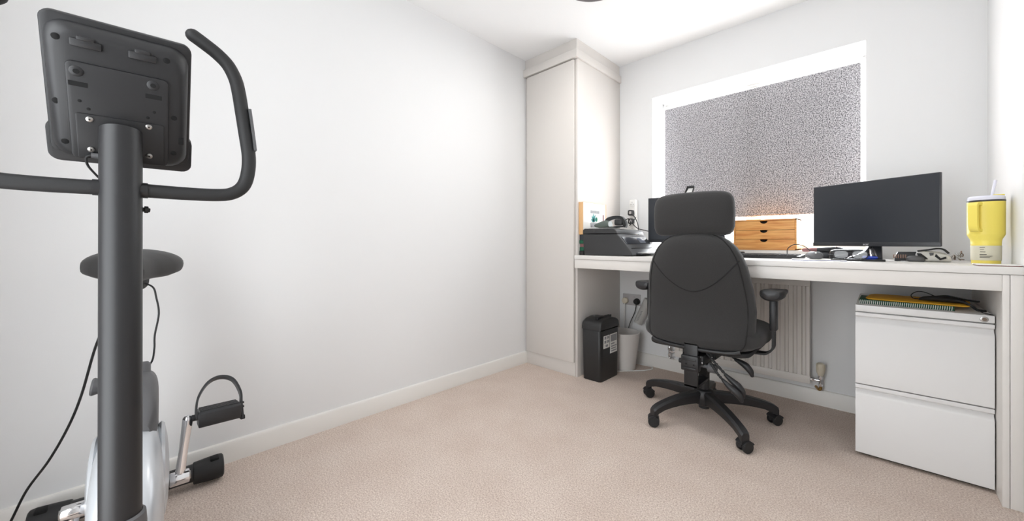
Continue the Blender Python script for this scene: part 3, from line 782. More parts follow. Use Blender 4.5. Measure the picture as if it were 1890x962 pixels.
crank(1, R(0), R(-10)); crank(-1, R(180), R(10))

# power cable hanging at the rear of the bike
bm = NB(); tube(bm, [(0.33, -0.03, 0.69), (0.285, -0.055, 0.607), (0.24, -0.085, 0.46), (0.2, -0.114, 0.359), (0.16, -0.154, 0.26), (0.10, -0.202, 0.165), (0.045, -0.237, 0.065), (0.035, -0.26, 0.004), (0.06, -0.33, 0.0035), (0.09, -0.45, 0.0035)], 0.0033, 8, smooth=8)
solo('power_cable', bm, 'black_matte', 'thin black cable hanging down beside the exercise bike to the floor by the wall', 'cable', loc=(0.2, -0.11, 0))

# ------------------------------------------------------------------ office chair (own frame: +y = the way it faces)
ch = thing('office_chair', 'high backed charcoal fabric office chair with headrest facing the desk', 'office chair', (1.305, 2.13, 0), 0.0, world=False)
ANG = [R(a) for a in (166, 240, 316, 33, 100)]
RAD = [0.335, 0.295, 0.318, 0.325, 0.315]
bm = NB(); lathe(bm, [(0, 0.075), (0.030, 0.075), (0.042, 0.082), (0.050, 0.105), (0.050, 0.140), (0.042, 0.155), (0.030, 0.160), (0, 0.160)], (0, 0, 0), 32)
hub = obj('base_hub', bm, 'black_plastic', ch)
for a, rr in zip(ANG, RAD):
    Mx = Matrix.Rotation(a, 4, 'Z')
    bm = NB(); rings = []
    for t in (0, 0.12, 0.28, 0.45, 0.62, 0.78, 0.90, 0.97, 1.0):
        x = 0.035 + t * (rr - 0.015); zt = 0.152 - 0.010 * t - 0.044 * t ** 2.4; th = 0.060 - 0.026 * t if t < 0.86 else 0.040 + (t - 0.86) * 0.05
        w1 = 0.024 - 0.003 * t; w2 = 0.017
        if t >= 0.97: zt -= 0.004 * (t - 0.94) / 0.03; w1 *= 0.8 if t == 1.0 else 1
        rings.append([(x, -w2, zt - th), (x, -w1, zt - 0.010), (x, -w1 * 0.62, zt), (x, w1 * 0.62, zt), (x, w1, zt - 0.010), (x, w2, zt - th)])
    loft(bm, rings); bmesh.ops.transform(bm, matrix=Mx, verts=bm.verts[:])
    leg = obj('base_leg', bm, 'black_plastic', ch)
    # twin-wheel caster, each swivelled its own way
    sw = a + R(random.choice((20, -35, 60, 100)))
    c = Mx @ Vector((rr, 0, 0)); off = Vector((math.cos(sw), math.sin(sw), 0)) * 0.010
    T = Matrix.Translation(c + off) @ Matrix.Rotation(sw, 4, 'Z')
    bm = NB(); cyl(bm, (c.x, c.y, 0.045), (c.x, c.y, 0.078), 0.006, n=12)
    b = NB()
    prism(b, [(0.028 * math.cos(R(x)), 0.0275 + 0.0275 * math.sin(R(x))) for x in range(10, 200, 10)], 'Y', -0.009, 0.009, 0.002)
    merge(bm, b, T)
    b = NB(); prism(b, [(0.030 * math.cos(R(x)), 0.0275 + 0.0285 * math.sin(R(x))) for x in range(25, 160, 9)] + [(0.023 * math.cos(R(x)), 0.0275 + 0.0245 * math.sin(R(x))) for x in range(160, 20, -9)], 'Y', -0.0265, 0.0265, 0.001); merge(bm, b, T)
    cs = obj('caster', bm, 'black_plastic', leg)
    for s in (-1, 1):
        b = NB(); lathe(b, [(0, s * 0.010), (0.024, s * 0.010), (0.0265, s * 0.013), (0.0265, s * 0.021), (0.023, s * 0.0245), (0.008, s * 0.0255), (0, s * 0.0255)], (0, 0, 0.0268), 28, 'Y')
        bmesh.ops.transform(b, matrix=T, verts=b.verts[:]); obj('wheel', b, 'black_matte', cs)
bm = NB(); cyl(bm, (0, 0, 0.06), (0, 0, 0.245), 0.026, n=28); cyl(bm, (0, 0, 0.24), (0, 0, 0.37), 0.015, n=20); obj('gas_lift', bm, 'black_plastic', ch)
# under-seat mechanism
bm = NB(); bx(bm, (-0.075, -0.10, 0.345), (0.085, 0.14, 0.385), 0.006); bx(bm, (-0.05, -0.17, 0.325), (0.05, -0.06, 0.372), 0.006); bx(bm, (-0.16, -0.06, 0.384), (0.16, 0.14, 0.394)); bx(bm, (-0.03, -0.04, 0.24), (0.03, 0.04, 0.35), 0.012)
mech = obj('tilt_mechanism', bm, 'black_matte', ch)
for x, y, z in ((0.025, -0.172, 0.352), (0.045, -0.172, 0.340), (0.072, -0.12, 0.362), (0.02, -0.172, 0.332), (0.035, -0.172, 0.366)):
    bm = NB(); sphere(bm, (x, y, z), 0.0045, n=10); obj('bolt', bm, 'chrome', mech)
bm = NB(); cyl(bm, (0.03, -0.15, 0.322), (0.068, -0.15, 0.320), 0.009); cyl(bm, (0.066, -0.15, 0.320), (0.104, -0.15, 0.317), 0.023, 0.021, n=18, bev=0.003); obj('tension_knob', bm, 'dark_grey', mech)
def lever(pts, end, m):
    bm = NB(); P = smooth_path(pts, 10); rs = [0.0058 + 0.0014 * math.cos(i * 2.6) for i in range(len(P))]
    tube(bm, P, rs, 10); l = obj('lever', bm, 'black_matte', ch)
    bm = NB(); tube(bm, end, [0.008, 0.013, 0.016, 0.014, 0.008], 12, smooth=5, ry=None, round_ends=True); obj('lever_grip', bm, m, l)
lever([(0.060, -0.15, 0.385), (0.095, -0.16, 0.354), (0.150, -0.162, 0.300)], [(0.145, -0.162, 0.304), (0.172, -0.165, 0.284), (0.197, -0.166, 0.266), (0.214, -0.166, 0.244), (0.218, -0.165, 0.222)], 'black_plastic')
lever([(0.085, -0.17, 0.345), (0.118, -0.195, 0.314), (0.152, -0.20, 0.282)], [(0.148, -0.20, 0.286), (0.172, -0.202, 0.266), (0.196, -0.203, 0.250), (0.212, -0.203, 0.234), (0.220, -0.202, 0.216)], 'black_plastic')
lever([(0.090, -0.02, 0.388), (0.135, -0.045, 0.370), (0.165, -0.05, 0.352)], [(0.160, -0.05, 0.354), (0.182, -0.052, 0.346), (0.204, -0.054, 0.334), (0.222, -0.055, 0.314), (0.229, -0.055, 0.294)], 'black_plastic')
# back bracket (J-bar) with ratchet housing
bm = NB(); bx(bm, (-0.034, -0.190, 0.215), (0.030, -0.176, 0.432), 0.003); bx(bm, (-0.034, -0.190, 0.420), (0.030, -0.140, 0.450), 0.003); bx(bm, (-0.034, -0.190, 0.215), (0.030, -0.02, 0.227), 0.003); jb = obj('back_bracket', bm, 'black_plastic', ch)
bm = NB(); bx(bm, (-0.044, -0.206, 0.296), (0.038, -0.166, 0.372), 0.006); bx(bm, (-0.036, -0.2095, 0.348), (0.028, -0.204, 0.358), 0.0025); bx(bm, (-0.036, -0.2095, 0.305), (0.028, -0.204, 0.315), 0.0025); rt = obj('ratchet_housing', bm, 'black_plastic', jb)
for x in (-0.018, 0.018):
    bm = NB(); cyl(bm, (x, -0.2075, 0.331), (x, -0.203, 0.331), 0.004, n=12); obj('bolt', bm, 'hole', rt)
bm = NB(); cyl(bm, (-0.058, -0.186, 0.336), (-0.043, -0.186, 0.336), 0.012, bev=0.003); obj('ratchet_knob', bm, 'black_matte', rt)
# seat cushion
def seat_ring(y, hw, zt, zb, e=3.0, crown=0.0):
    out = []
    for j in range(48):
        s, t = sup(2 * PI * j / 48, e)
        out.append((hw * s, y, (zt + zb) / 2 + t * (zt - zb) / 2 + crown * (1 - s * s) * (1 if t > 0 else 0)))
    return out
bm = NB()
loft(bm, [seat_ring(*a) for a in ((-0.155, 0.20, 0.505, 0.425), (-0.145, 0.240, 0.525, 0.408), (-0.115, 0.266, 0.536, 0.402), (-0.05, 0.276, 0.538, 0.40), (0.08, 0.280, 0.532, 0.40), (0.20, 0.274, 0.528, 0.40), (0.27, 0.255, 0.518, 0.402), (0.30, 0.225, 0.50, 0.41), (0.312, 0.18, 0.48, 0.43))])
obj('seat', bm, 'chair_fabric', ch)
bm = NB(); prism(bm, rrect(-0.235, -0.165, 0.235, 0.27, 0.07), 'Z', 0.390, 0.412, 0.006); obj('seat_pan', bm, 'black_matte', ch)
# backrest: rings stacked in z.  half width / rear face / front face per height
BK = [(0.410, 0.165, 0), (0.416, 0.205, 0), (0.430, 0.232, 0), (0.458, 0.247, 0), (0.50, 0.252, 0), (0.60, 0.254, 0), (0.68, 0.248, 0), (0.75, 0.238, 0), (0.81, 0.225, 0), (0.86, 0.207, 0),
      (0.90, 0.184, 0), (0.93, 0.156, 0), (0.95, 0.126, 0), (0.962, 0.095, 0), (0.969, 0.055, 0)]
def back_y(z):      # centre line: lumbar curve, leaning back a little at the top
    return -0.145 + 0.035 * math.exp(-((z - 0.60) / 0.13) ** 2) - 0.03 * max(0, z - 0.6)
def back_ring(z, hw):
    edge = min(1.0, max(0.30, 1 - (max(0, (z - 0.90) / 0.072)) ** 2.2 * 0.65, )) if z > 0.9 else min(1.0, 0.55 + (z - 0.41) / 0.05)
    th = 0.056 * edge; out = []
    for j in range(64):
        s, t = sup(2 * PI * j / 64, 3.2)
        out.append((hw * s, back_y(z) + th * t + 0.022 * (s * s), z))
    return out
bm = NB(); loft(bm, [back_ring(z, hw) for z, hw, _ in BK])
bks = obj('backrest', bm, 'chair_fabric', ch, sharp=60)
def hw_at(z):
    for (z0, a, _), (z1, b, _) in zip(BK, BK[1:]):
        if z0 <= z <= z1: return a + (b - a) * (z - z0) / (z1 - z0)
    return BK[-1][1]
def rear_pt(x, z, k=1.0):
    hw = hw_at(z); s = max(-1, min(1, x / hw))
    edge = min(1.0, max(0.30, 1 - (max(0, (z - 0.90) / 0.072)) ** 2.2 * 0.65)) if z > 0.9 else min(1.0, 0.55 + (z - 0.41) / 0.05)
    t = -(max(0.0, 1 - abs(s) ** 3.2)) ** (1 / 3.2)
    return Vector((x, back_y(z) + 0.056 * edge * t + 0.022 * s * s, z))
bm = NB(); pts = []
for k in range(41):
    u = -1 + 2 * k / 40; x = u * 0.205
    z = 0.683 + 0.155 * abs(u) ** 1.8
    pts.append(rear_pt(x * 0.985, z) - Vector((0, -0.0004, 0)))
tube(bm, pts, 0.0030, 8); obj('seam', bm, 'chair_seam', bks)
# piping that runs round the rim between rear panel and side gusset
bm = NB(); pts = []
def rim_pt(z, side):
    hw = hw_at(z); s, t = sup(R(270 + side * 58), 3.2)
    edge = min(1.0, max(0.30, 1 - (max(0, (z - 0.90) / 0.072)) ** 2.2 * 0.65)) if z > 0.9 else min(1.0, 0.55 + (z - 0.41) / 0.05)
    return Vector((hw * s, back_y(z) + 0.056 * edge * t + 0.022 * s * s, z))
zz = [0.418 + (0.966 - 0.418) * k / 40 for k in range(41)]
pts = [rim_pt(z, -1) for z in zz] + [rim_pt(z, 1) for z in reversed(zz)]
tube(bm, pts, 0.0030, 8); obj('piping', bm, 'chair_seam', bks)
# plastic-edged lower rear lip
bm = NB(); tube(bm, [(-0.205, -0.160, 0.418), (-0.16, -0.170, 0.408), (0, -0.178, 0.402), (0.16, -0.170, 0.408), (0.205, -0.160, 0.418)], 0.010, 12, smooth=8, ry=0.008, up=(0, 0, 1), round_ends=False); obj('lower_trim', bm, 'black_plastic', bks)
# headrest
bm = NB()
def head_ring(z, hw, th, yc): return [(-0.014 + hw * sup(2 * PI * j / 56, 4.0)[0], yc + th * sup(2 * PI * j / 56, 4.0)[1] + 0.020 * (sup(2 * PI * j / 56, 4.0)[0] ** 2), z) for j in range(56)]
loft(bm, [head_ring(z, hw, th, -0.150 - 0.0 * z) for z, hw, th in ((0.958, 0.150, 0.016), (0.963, 0.168, 0.030), (0.975, 0.180, 0.040), (1.0, 0.187, 0.045), (1.06, 0.190, 0.046), (1.11, 0.188, 0.044), (1.14, 0.182, 0.040), (1.158, 0.168, 0.033), (1.168, 0.146, 0.024), (1.173, 0.11, 0.012))])
hd = obj('headrest', bm, 'chair_fabric', ch, sharp=60)
bm = NB(); pts = [(-0.014 + 0.190 * sup(2 * PI * j / 8, 4)[0], 0, 1) for j in range(8)]
hwz = [(0.975, 0.180), (1.0, 0.187), (1.06, 0.190), (1.11, 0.188), (1.14, 0.182), (1.158, 0.168)]
tube(bm, [(-0.014 + h * 0.985, -0.138 , z) for z, h in hwz], 0.0022, 8, smooth=4); obj('piping', bm, 'chair_seam', hd)
bm = NB(); bx(bm, (-0.030, -0.150, 0.90), (0.020, -0.138, 1.0), 0.003); obj('headrest_stem', bm, 'black_matte', hd)
# armrests
for s in (-1, 1):
    bm = NB(); rings = []
    for y, hw, zt, zb in ((-0.115, 0.020, 0.695, 0.680), (-0.110, 0.034, 0.709, 0.668), (-0.09, 0.046, 0.713, 0.660), (-0.04, 0.048, 0.711, 0.660), (0.04, 0.040, 0.706, 0.666), (0.10, 0.036, 0.700, 0.670), (0.135, 0.030, 0.697, 0.674), (0.148, 0.016, 0.692, 0.680)):
        rings.append([(s * 0.306 + hw * sup(2 * PI * j / 32, 2.6)[0], y + 0.03, (zt + zb) / 2 + (zt - zb) / 2 * sup(2 * PI * j / 32, 2.6)[1] - 0.006 * (1 - sup(2 * PI * j / 32, 2.6)[0] ** 2)) for j in range(32)])
    loft(bm, rings)
    bm2 = bm
    pad = obj('arm_pad', bm2, 'pu_black', ch)
    bm = NB(); bx(bm, (s * 0.306 - 0.022, -0.01, 0.652), (s * 0.306 + 0.022, 0.09, 0.667), 0.004); bx(bm, (s * 0.300 - 0.014, 0.005, 0.505), (s * 0.300 + 0.014, 0.060, 0.656), 0.006)
    obj('arm_post', bm, 'black_plastic', ch)
    bm = NB(); strap(bm, [(s * 0.300, 0.033, 0.56), (s * 0.300, 0.033, 0.46), (s * 0.298, 0.033, 0.435), (s * 0.286, 0.033, 0.424), (s * 0.26, 0.033, 0.420)] if False else [(s * 0.300, 0.033, 0.56), (s * 0.300, 0.033, 0.450), (s * 0.297, 0.033, 0.420), (s * 0.280, 0.033, 0.398), (s * 0.25, 0.033, 0.388), (s * 0.12, 0.033, 0.387)], 0.050, 0.009, (0, 1, 0), 5)
    obj('arm_bracket', bm, 'black_matte', ch)

# ------------------------------------------------------------------ things on the desk
# right monitor, turned towards the chair
def monitor(name, label, cx, cy, rot, zb, wdt, hgt, tx, logo):
    m = thing(name, label, 'monitor', (cx, cy, DZ), rot, world=False)
    z0 = zb - DZ
    bm = NB(); bx(bm, (-wdt / 2, -0.004, z0), (wdt / 2, 0.010, z0 + hgt), 0.003); bx(bm, (-wdt * 0.36, 0.008, z0 + 0.04), (wdt * 0.36, 0.042, z0 + hgt - 0.05), 0.012)
    hs = obj('housing', bm, 'bezel', m)
    obj('screen', box((-wdt / 2 + 0.004, -0.0048, z0 + 0.021), (wdt / 2 - 0.004, -0.0036, z0 + hgt - 0.004)), 'screen', m)
    obj('chin', box((-wdt / 2, -0.0062, z0), (wdt / 2, -0.0035, z0 + 0.0195), 0.001), 'bezel', m)
    if logo:
        text_obj('logo', logo, 0.013, 'logo', m, Matrix.Translation((-0.012, -0.0064, z0 + 0.0058)) @ Matrix.Rotation(R(90), 4, 'X'))
    bm = NB(); prism(bm, [(-0.030, -0.0), (0.030, 0.0), (0.026, z0 + 0.08), (-0.026, z0 + 0.08)], 'Y', 0.030, 0.044, 0.003)
    obj('stand_neck', bm, 'bezel', m)
    bm = NB(); strap(bm, [(0.010, 0.034, z0 + 0.02), (0.022, 0.012, 0.040), (0.046, -0.040, 0.006)], 0.030, 0.012, (0.9, 0.42, 0), 3); obj('stand_leg', bm, 'bezel', m)
    bm = NB(); tube(bm, [(0.000, 0.020, 0.050), (0.012, 0.000, 0.034), (0.036, -0.042, 0.0135)], 0.0125, 18, round_ends=False); obj('stand_leg', bm, 'silver_tube', m)
    bm = NB(); strap(bm, [(-0.010, 0.034, z0 + 0.02), (-0.03, 0.014, 0.036), (-0.075, -0.028, 0.006)], 0.028, 0.010, (0.6, -0.6, 0), 3); obj('stand_leg', bm, 'bezel', m)
    return m
monitor('computer_monitor', 'dark grey widescreen monitor angled towards the chair at the right of the window', 1.932, 2.475, R(-24), 0.905, 0.478, 0.312, 0, 'acer')
monitor('computer_monitor', 'black monitor mostly hidden behind the chair headrest', 1.035, 2.60, R(4), 0.925, 0.478, 0.310, 0, None)
wc = thing('webcam', 'small black webcam clipped on the monitor behind the chair headrest', 'webcam', (1.075, 2.60, 1.235), R(4), world=False)
bm = NB(); bx(bm, (-0.024, -0.010, 0.046), (0.026, 0.010, 0.062), 0.006, 3); obj('camera_bar', bm, 'black_plastic', wc)
bm = NB(); tube(bm, [(-0.018, 0, 0.052), (-0.030, 0.006, 0.028), (-0.040, 0.010, 0.001)], 0.0065, 8); tube(bm, [(0.022, 0, 0.052), (0.012, 0.006, 0.024), (0.008, 0.010, 0.001)], 0.0045, 8); bx(bm, (-0.046, -0.012, 0.0005), (0.014, 0.022, 0.006), 0.001); obj('clip', bm, 'black_plastic', wc)
bm = NB(); prism(bm, [(-0.020, 0.047), (0.020, 0.047), (0.009, 0.008), (-0.036, 0.008)], 'Y', 0.004, 0.008); obj('backplate', bm, 'white_plastic', wc)
bm = NB(); cyl(bm, (0.0, -0.0085, 0.054), (0.0, -0.0108, 0.054), 0.004); obj('lens', bm, 'printer_gloss', wc)

# pine mini drawers standing on the window sill
BX0, BX1, BY0, BY1, BZ0, BZ1 = 1.290, 1.618, 2.745, 2.935, 0.8785, 1.066
db = thing('drawer_box', 'small orange pine box of three drawers standing on the window sill', 'drawer box', (1.454, BY0, BZ0))
bm = NB(); t = 0.009
bx(bm, (BX0, BY0, BZ0), (BX0 + t, BY1, BZ1), 0.001); bx(bm, (BX1 - t, BY0, BZ0), (BX1, BY1, BZ1), 0.001); bx(bm, (BX0, BY0, BZ1 - t), (BX1, BY1, BZ1), 0.001); bx(bm, (BX0, BY0, BZ0), (BX1, BY1, BZ0 + t), 0.001)
bx(bm, (BX0 + t, BY1 - 0.005, BZ0 + t), (BX1 - t, BY1, BZ1 - t))
obj('carcass', bm, 'pine', db)
dh = (BZ1 - BZ0 - 2 * t) / 3
for k in range(3):
    z0 = BZ0 + t + k * dh + 0.0008; z1 = z0 + dh - 0.0022; xc = (BX0 + BX1) / 2
    ol = [(BX0 + t + 0.001, z0), (BX1 - t - 0.001, z0), (BX1 - t - 0.001, z1)] + [(xc + 0.020 * math.cos(R(a)), z1 + 0.016 * math.sin(R(a))) for a in range(0, -181, -15)] + [(BX0 + t + 0.001, z1)]
    dw = obj('drawer', prism(NB(), ol, 'Y', BY0 + 0.002, BY0 + 0.010), 'pine', db)
    bm = NB(); bx(bm, (BX0 + t + 0.003, BY0 + 0.030, z0 + 0.001), (BX1 - t - 0.003, BY0 + 0.16, z1 - 0.004)); obj('drawer_tray', bm, 'black_matte', dw)

# keyboard, mouse, pad
kb = thing('keyboard', 'slim black computer keyboard in front of the pine drawers', 'keyboard', (1.47, 2.5, DZ), R(-3), world=False)
bm = NB(); prism(bm, [(-0.072, 0.0005), (0.072, 0.0005), (0.072, 0.022), (-0.072, 0.013)], 'X', -0.205, 0.205, 0.003); obj('keyboard_base', bm, 'black_plastic', kb)
bm = NB()
for r in range(5):
    y = -0.052 + r * 0.023; z = 0.0178 + (y + 0.072) * 0.0625 - 0.003; n = 18 if r else 9
    wk = 0.386 / n
    for c in range(n): bx(bm, (-0.193 + c * wk + 0.001, y - 0.0095, z - 0.004), (-0.193 + (c + 1) * wk - 0.001, y + 0.0095, z + 0.0028), 0.001, 1)
obj('keys', bm, 'black_matte', kb)['kind'] = 'stuff'
bm = NB(); tube(bm, [(0.125, 0.072, 0.010), (0.122, 0.085, 0.022), (0.124, 0.092, 0.052), (0.150, 0.10, 0.074), (0.185, 0.11, 0.070), (0.215, 0.118, 0.045), (0.235, 0.12, 0.012), (0.245, 0.10, 0.004), (0.25, 0.07, 0.004)], 0.0022, 8, smooth=6); obj('cable', bm, 'black_matte', kb)
solo('card_reader', box((1.285, 2.655, DZ + 0.0005), (1.365, 2.70, DZ + 0.030), 0.005), 'black_plastic', 'small black box lying behind the keyboard below the pine drawers', 'box', loc=(1.325, 2.68, DZ))
mp = thing('mouse_pad', 'thin white pad with a dark edge lying on the desk under the grey mouse', 'mouse pad', (1.75, 2.35, DZ), R(8), world=False)
obj('pad_base', box((-0.10, -0.085, 0.0004), (0.10, 0.085, 0.0022), 0.0008), 'blue', mp)
obj('pad_top', box((-0.1005, -0.0855, 0.0022), (0.1005, 0.0855, 0.0038), 0.0008), 'paper', mp)
ms = thing('mouse', 'grey computer mouse on the white mouse pad', 'mouse', (1.735, 2.385, DZ + 0.004), R(-75), world=False)
bm = NB(); loft(bm, [[(x, hw * sup(2 * PI * j / 28, 2.6)[0], max(0.0003, zt * 0.5 + zt * 0.5 * sup(2 * PI * j / 28, 2.6)[1])) for j in range(28)] for x, hw, zt in ((-0.050, 0.012, 0.012), (-0.045, 0.024, 0.024), (-0.03, 0.031, 0.033), (-0.008, 0.033, 0.037), (0.018, 0.031, 0.033), (0.036, 0.028, 0.024), (0.047, 0.020, 0.015), (0.051, 0.010, 0.009))])
obj('mouse_shell', bm, 'dark_grey', ms)
bm = NB(); cyl(bm, (0.026, -0.003, 0.029), (0.026, 0.003, 0.029), 0.006); obj('scroll_wheel', bm, 'white_plastic', ms)

# clutter below the right monitor
bm = NB(); tube(bm, [(1.662, 2.66, DZ + 0.044), (1.725, 2.648, DZ + 0.046)], 0.0105, 16, round_ends=True)
tube(bm, [(1.722, 2.6485, DZ + 0.046), (1.80, 2.634, DZ + 0.048)], [0.0115, 0.017], 16, mi=1)
tube(bm, [(1.80, 2.634, DZ + 0.048), (1.845, 2.625, DZ + 0.040)], [0.017, 0.012], 16, mi=1)
bx(bm, (1.70, 2.63, DZ + 0.0005), (1.80, 2.67, DZ + 0.0345), 0.004, mi=1)
solo('desk_roller', bm, 'rose', 'dull pink handled dark roller lying on the desk behind the grey mouse', 'roller', loc=(1.74, 2.65, DZ), mats=['rose', 'bezel'])
sc = thing('glasses_case', 'long dark grey rounded case lying behind the glasses under the monitor', 'case', (1.86, 2.62, DZ))
bm = NB(); loft(bm, [[(x, 2.585 + hw * sup(2 * PI * j / 28, 2.8)[0], DZ + 0.0005 + zt * 0.5 + zt * 0.5 * sup(2 * PI * j / 28, 2.8)[1]) for j in range(28)] for x, hw, zt in ((1.775, 0.015, 0.030), (1.782, 0.027, 0.044), (1.80, 0.031, 0.050), (1.87, 0.032, 0.052), (1.93, 0.031, 0.050), (1.95, 0.026, 0.042), (1.956, 0.014, 0.026))])
obj('case_shell', bm, 'black_plastic', sc)
bm = NB(); tube(bm, [(1.774, 2.5525, DZ + 0.024), (1.80, 2.5525, DZ + 0.025), (1.93, 2.5525, DZ + 0.025), (1.957, 2.5625, DZ + 0.024)], 0.0016, 6); obj('case_seam', bm, 'dark_grey', sc)
gl = thing('glasses', 'thin dark framed glasses folded on the dark tablet under the monitor', 'glasses', (1.868, 2.362, DZ + 0.0092), R(-6), world=False)
bm = NB()
for s in (-1, 1): tube(bm, [(s * 0.033 + 0.027 * sup(2 * PI * j / 24, 2.6)[0], 0.0, 0.020 + 0.019 * sup(2 * PI * j / 24, 2.6)[1]) for j in range(24)], 0.0018, 8, closed=True)
tube(bm, [(-0.007, 0, 0.026), (0, -0.002, 0.029), (0.007, 0, 0.026)], 0.0016, 8, smooth=3)
obj('rims', bm, 'bezel', gl)
bm = NB(); tube(bm, [(-0.060, 0, 0.028), (-0.060, 0.012, 0.027), (-0.02, 0.022, 0.022), (0.050, 0.030, 0.012), (0.066, 0.032, 0.003)], 0.0018, 8, smooth=4); obj('temple', bm, 'bezel', gl)
bm = NB(); tube(bm, [(0.060, 0, 0.028), (0.060, 0.016, 0.027), (0.02, 0.028, 0.022), (-0.050, 0.036, 0.012), (-0.066, 0.038, 0.003)], 0.0018, 8, smooth=4); obj('temple', bm, 'bezel', gl)
for s in (-1, 1):
    bm = NB(); prism(bm, [(s * 0.033 + 0.0262 * sup(2 * PI * j / 24, 2.6)[0], 0.020 + 0.0182 * sup(2 * PI * j / 24, 2.6)[1]) for j in range(24)], 'Y', -0.0006, 0.0006); obj('lens', bm, 'glass', gl)
tb = thing('tablet', 'flat black tablet lying on the desk under the right monitor', 'tablet', (1.90, 2.37, DZ))
obj('tablet_body', box((1.800, 2.330, DZ + 0.0004), (1.985, 2.412, DZ + 0.0085), 0.002), 'black_matte', tb)
obj('tablet_screen', box((1.808, 2.338, DZ + 0.0083), (1.977, 2.404, DZ + 0.0089)), 'printer_gloss', tb)
bm = NB(); tube(bm, [(1.915, 2.372, DZ + 0.0165), (1.930, 2.369, DZ + 0.0165), (1.955, 2.364, DZ + 0.0165)], [0.0075, 0.0075, 0.006], 14, round_ends=True); bx(bm, (1.92, 2.362, DZ + 0.009), (1.952, 2.377, DZ + 0.012), 0.001)
solo('marker_pen_cap', bm, 'blue', 'small bright blue plastic piece on the black tablet', 'pen cap', loc=(1.935, 2.369, DZ + 0.009))
# gadget pile right of the stand
gp = thing('handheld_gadget', 'dark grey gadget with ribbed copper band lying between monitor stand and patterned pouch', 'gadget', (2.07, 2.47, DZ))
bm = NB(); prism(bm, [(2.035, DZ + 0.020), (2.045, DZ + 0.042), (2.115, DZ + 0.043), (2.128, DZ + 0.034), (2.128, DZ + 0.0005), (2.035, DZ + 0.0005)], 'Y', 2.47, 2.53, 0.004); obj('body', bm, 'black_plastic', gp)
bm = NB()
for k in range(6): bx(bm, (2.030 + k * 0.0075, 2.463, DZ + 0.014), (2.0345 + k * 0.0075, 2.474, DZ + 0.031), 0.0015)
obj('ribbed_band', bm, 'copper_band', gp)
bm = NB(); loft(bm, [[(2.098 + rx * math.cos(2 * PI * j / 24), 2.45 + ry * math.sin(2 * PI * j / 24), DZ + z) for j in range(24)] for rx, ry, z in ((0.026, 0.014, 0.0005), (0.030, 0.018, 0.006), (0.029, 0.017, 0.018), (0.020, 0.011, 0.025), (0.008, 0.004, 0.027))])
solo('key_fob', bm, 'dark_grey', 'oval grey key fob lying in front of the dark gadget', 'fob', loc=(2.098, 2.45, DZ))
bm = NB(); tube(bm, [(2.062 + 0.014 * math.cos(2 * PI * j / 20), 2.425 + 0.014 * math.sin(2 * PI * j / 20), DZ + 0.0018) for j in range(20)], 0.0014, 6, closed=True)
solo('metal_ring', bm, 'chrome', 'small shiny metal ring lying flat beside the grey key fob', 'ring', loc=(2.062, 2.425, DZ))
pp = thing('patterned_pouch', 'small white pouch with black patches and a black strap beside the yellow tumbler', 'pouch', (2.165, 2.47, DZ))
bm = NB(); loft(bm, [[(x, 2.475 + hw * sup(2 * PI * j / 28, 2.6)[0], DZ + 0.0005 + zt * 0.5 + zt * 0.5 * sup(2 * PI * j / 28, 2.6)[1]) for j in range(28)] for x, hw, zt in ((2.134, 0.012, 0.030), (2.138, 0.022, 0.040), (2.155, 0.027, 0.043), (2.185, 0.027, 0.040), (2.205, 0.024, 0.034), (2.214, 0.018, 0.026), (2.218, 0.009, 0.015))])
pb = obj('pouch_body', bm, 'skin_white', pp)
def patch(pts, nm='patch', m='black_matte'):
    bm = NB(); prism(bm, pts, 'Y', 2.4465, 2.456, 0.001); obj(nm, bm, m, pb)
patch([(2.137, DZ + 0.034), (2.147, DZ + 0.033), (2.158, DZ + 0.020), (2.164, DZ + 0.011), (2.150, DZ + 0.010), (2.140, DZ + 0.020)])
patch([(2.166, DZ + 0.036), (2.177, DZ + 0.036), (2.176, DZ + 0.026), (2.168, DZ + 0.024)], m='dark_grey')
patch([(2.182, DZ + 0.032), (2.179, DZ + 0.022), (2.191, DZ + 0.008), (2.206, DZ + 0.014), (2.205, DZ + 0.022), (2.193, DZ + 0.016), (2.187, DZ + 0.024)])
bm = NB(); strap(bm, [(2.140, 2.47, DZ + 0.042), (2.165, 2.465, DZ + 0.047), (2.185, 2.462, DZ + 0.052), (2.200, 2.46, DZ + 0.049), (2.212, 2.46, DZ + 0.034)], 0.016, 0.006, (0, 1, 0)); obj('strap', bm, 'black_matte', pp)
ks = thing('key_bunch', 'small bunch of metal keys and rings between the pouch and the tumbler', 'keys', (2.225, 2.52, DZ))
for k in range(8):
    a = k * 0.8; c = Vector((2.224 + 0.013 * math.cos(a * 1.3), 2.52 + 0.010 * math.sin(a * 2.1), DZ + 0.011 + 0.0032 * k))
    Rm = Matrix.Translation(c) @ Euler((a, 0.6 * a, 1.1 * a)).to_matrix().to_4x4()
    bm = NB(); rr = 0.0085 if k % 2 else 0.007
    tube(bm, [Rm @ Vector((rr * math.cos(2 * PI * j / 16), rr * math.sin(2 * PI * j / 16), 0)) for j in range(16)], 0.0016, 6, closed=True)
    bx(bm, (-0.0022, rr, -0.0008), (0.0022, rr + 0.012, 0.0008), mtx=Rm)
    for v in bm.verts: v.co.z = max(v.co.z, DZ + 0.0004)
    obj('key', bm, 'steel' if k % 2 else 'dull_metal', ks)

gp.location.x -= 0.020; pp.location.x -= 0.046; ks.location.x -= 0.018
pp.scale = (1.25, 1.1, 1.12)
bpy.data.objects['key_fob'].location.x -= 0.018; bpy.data.objects['metal_ring'].location.x -= 0.018

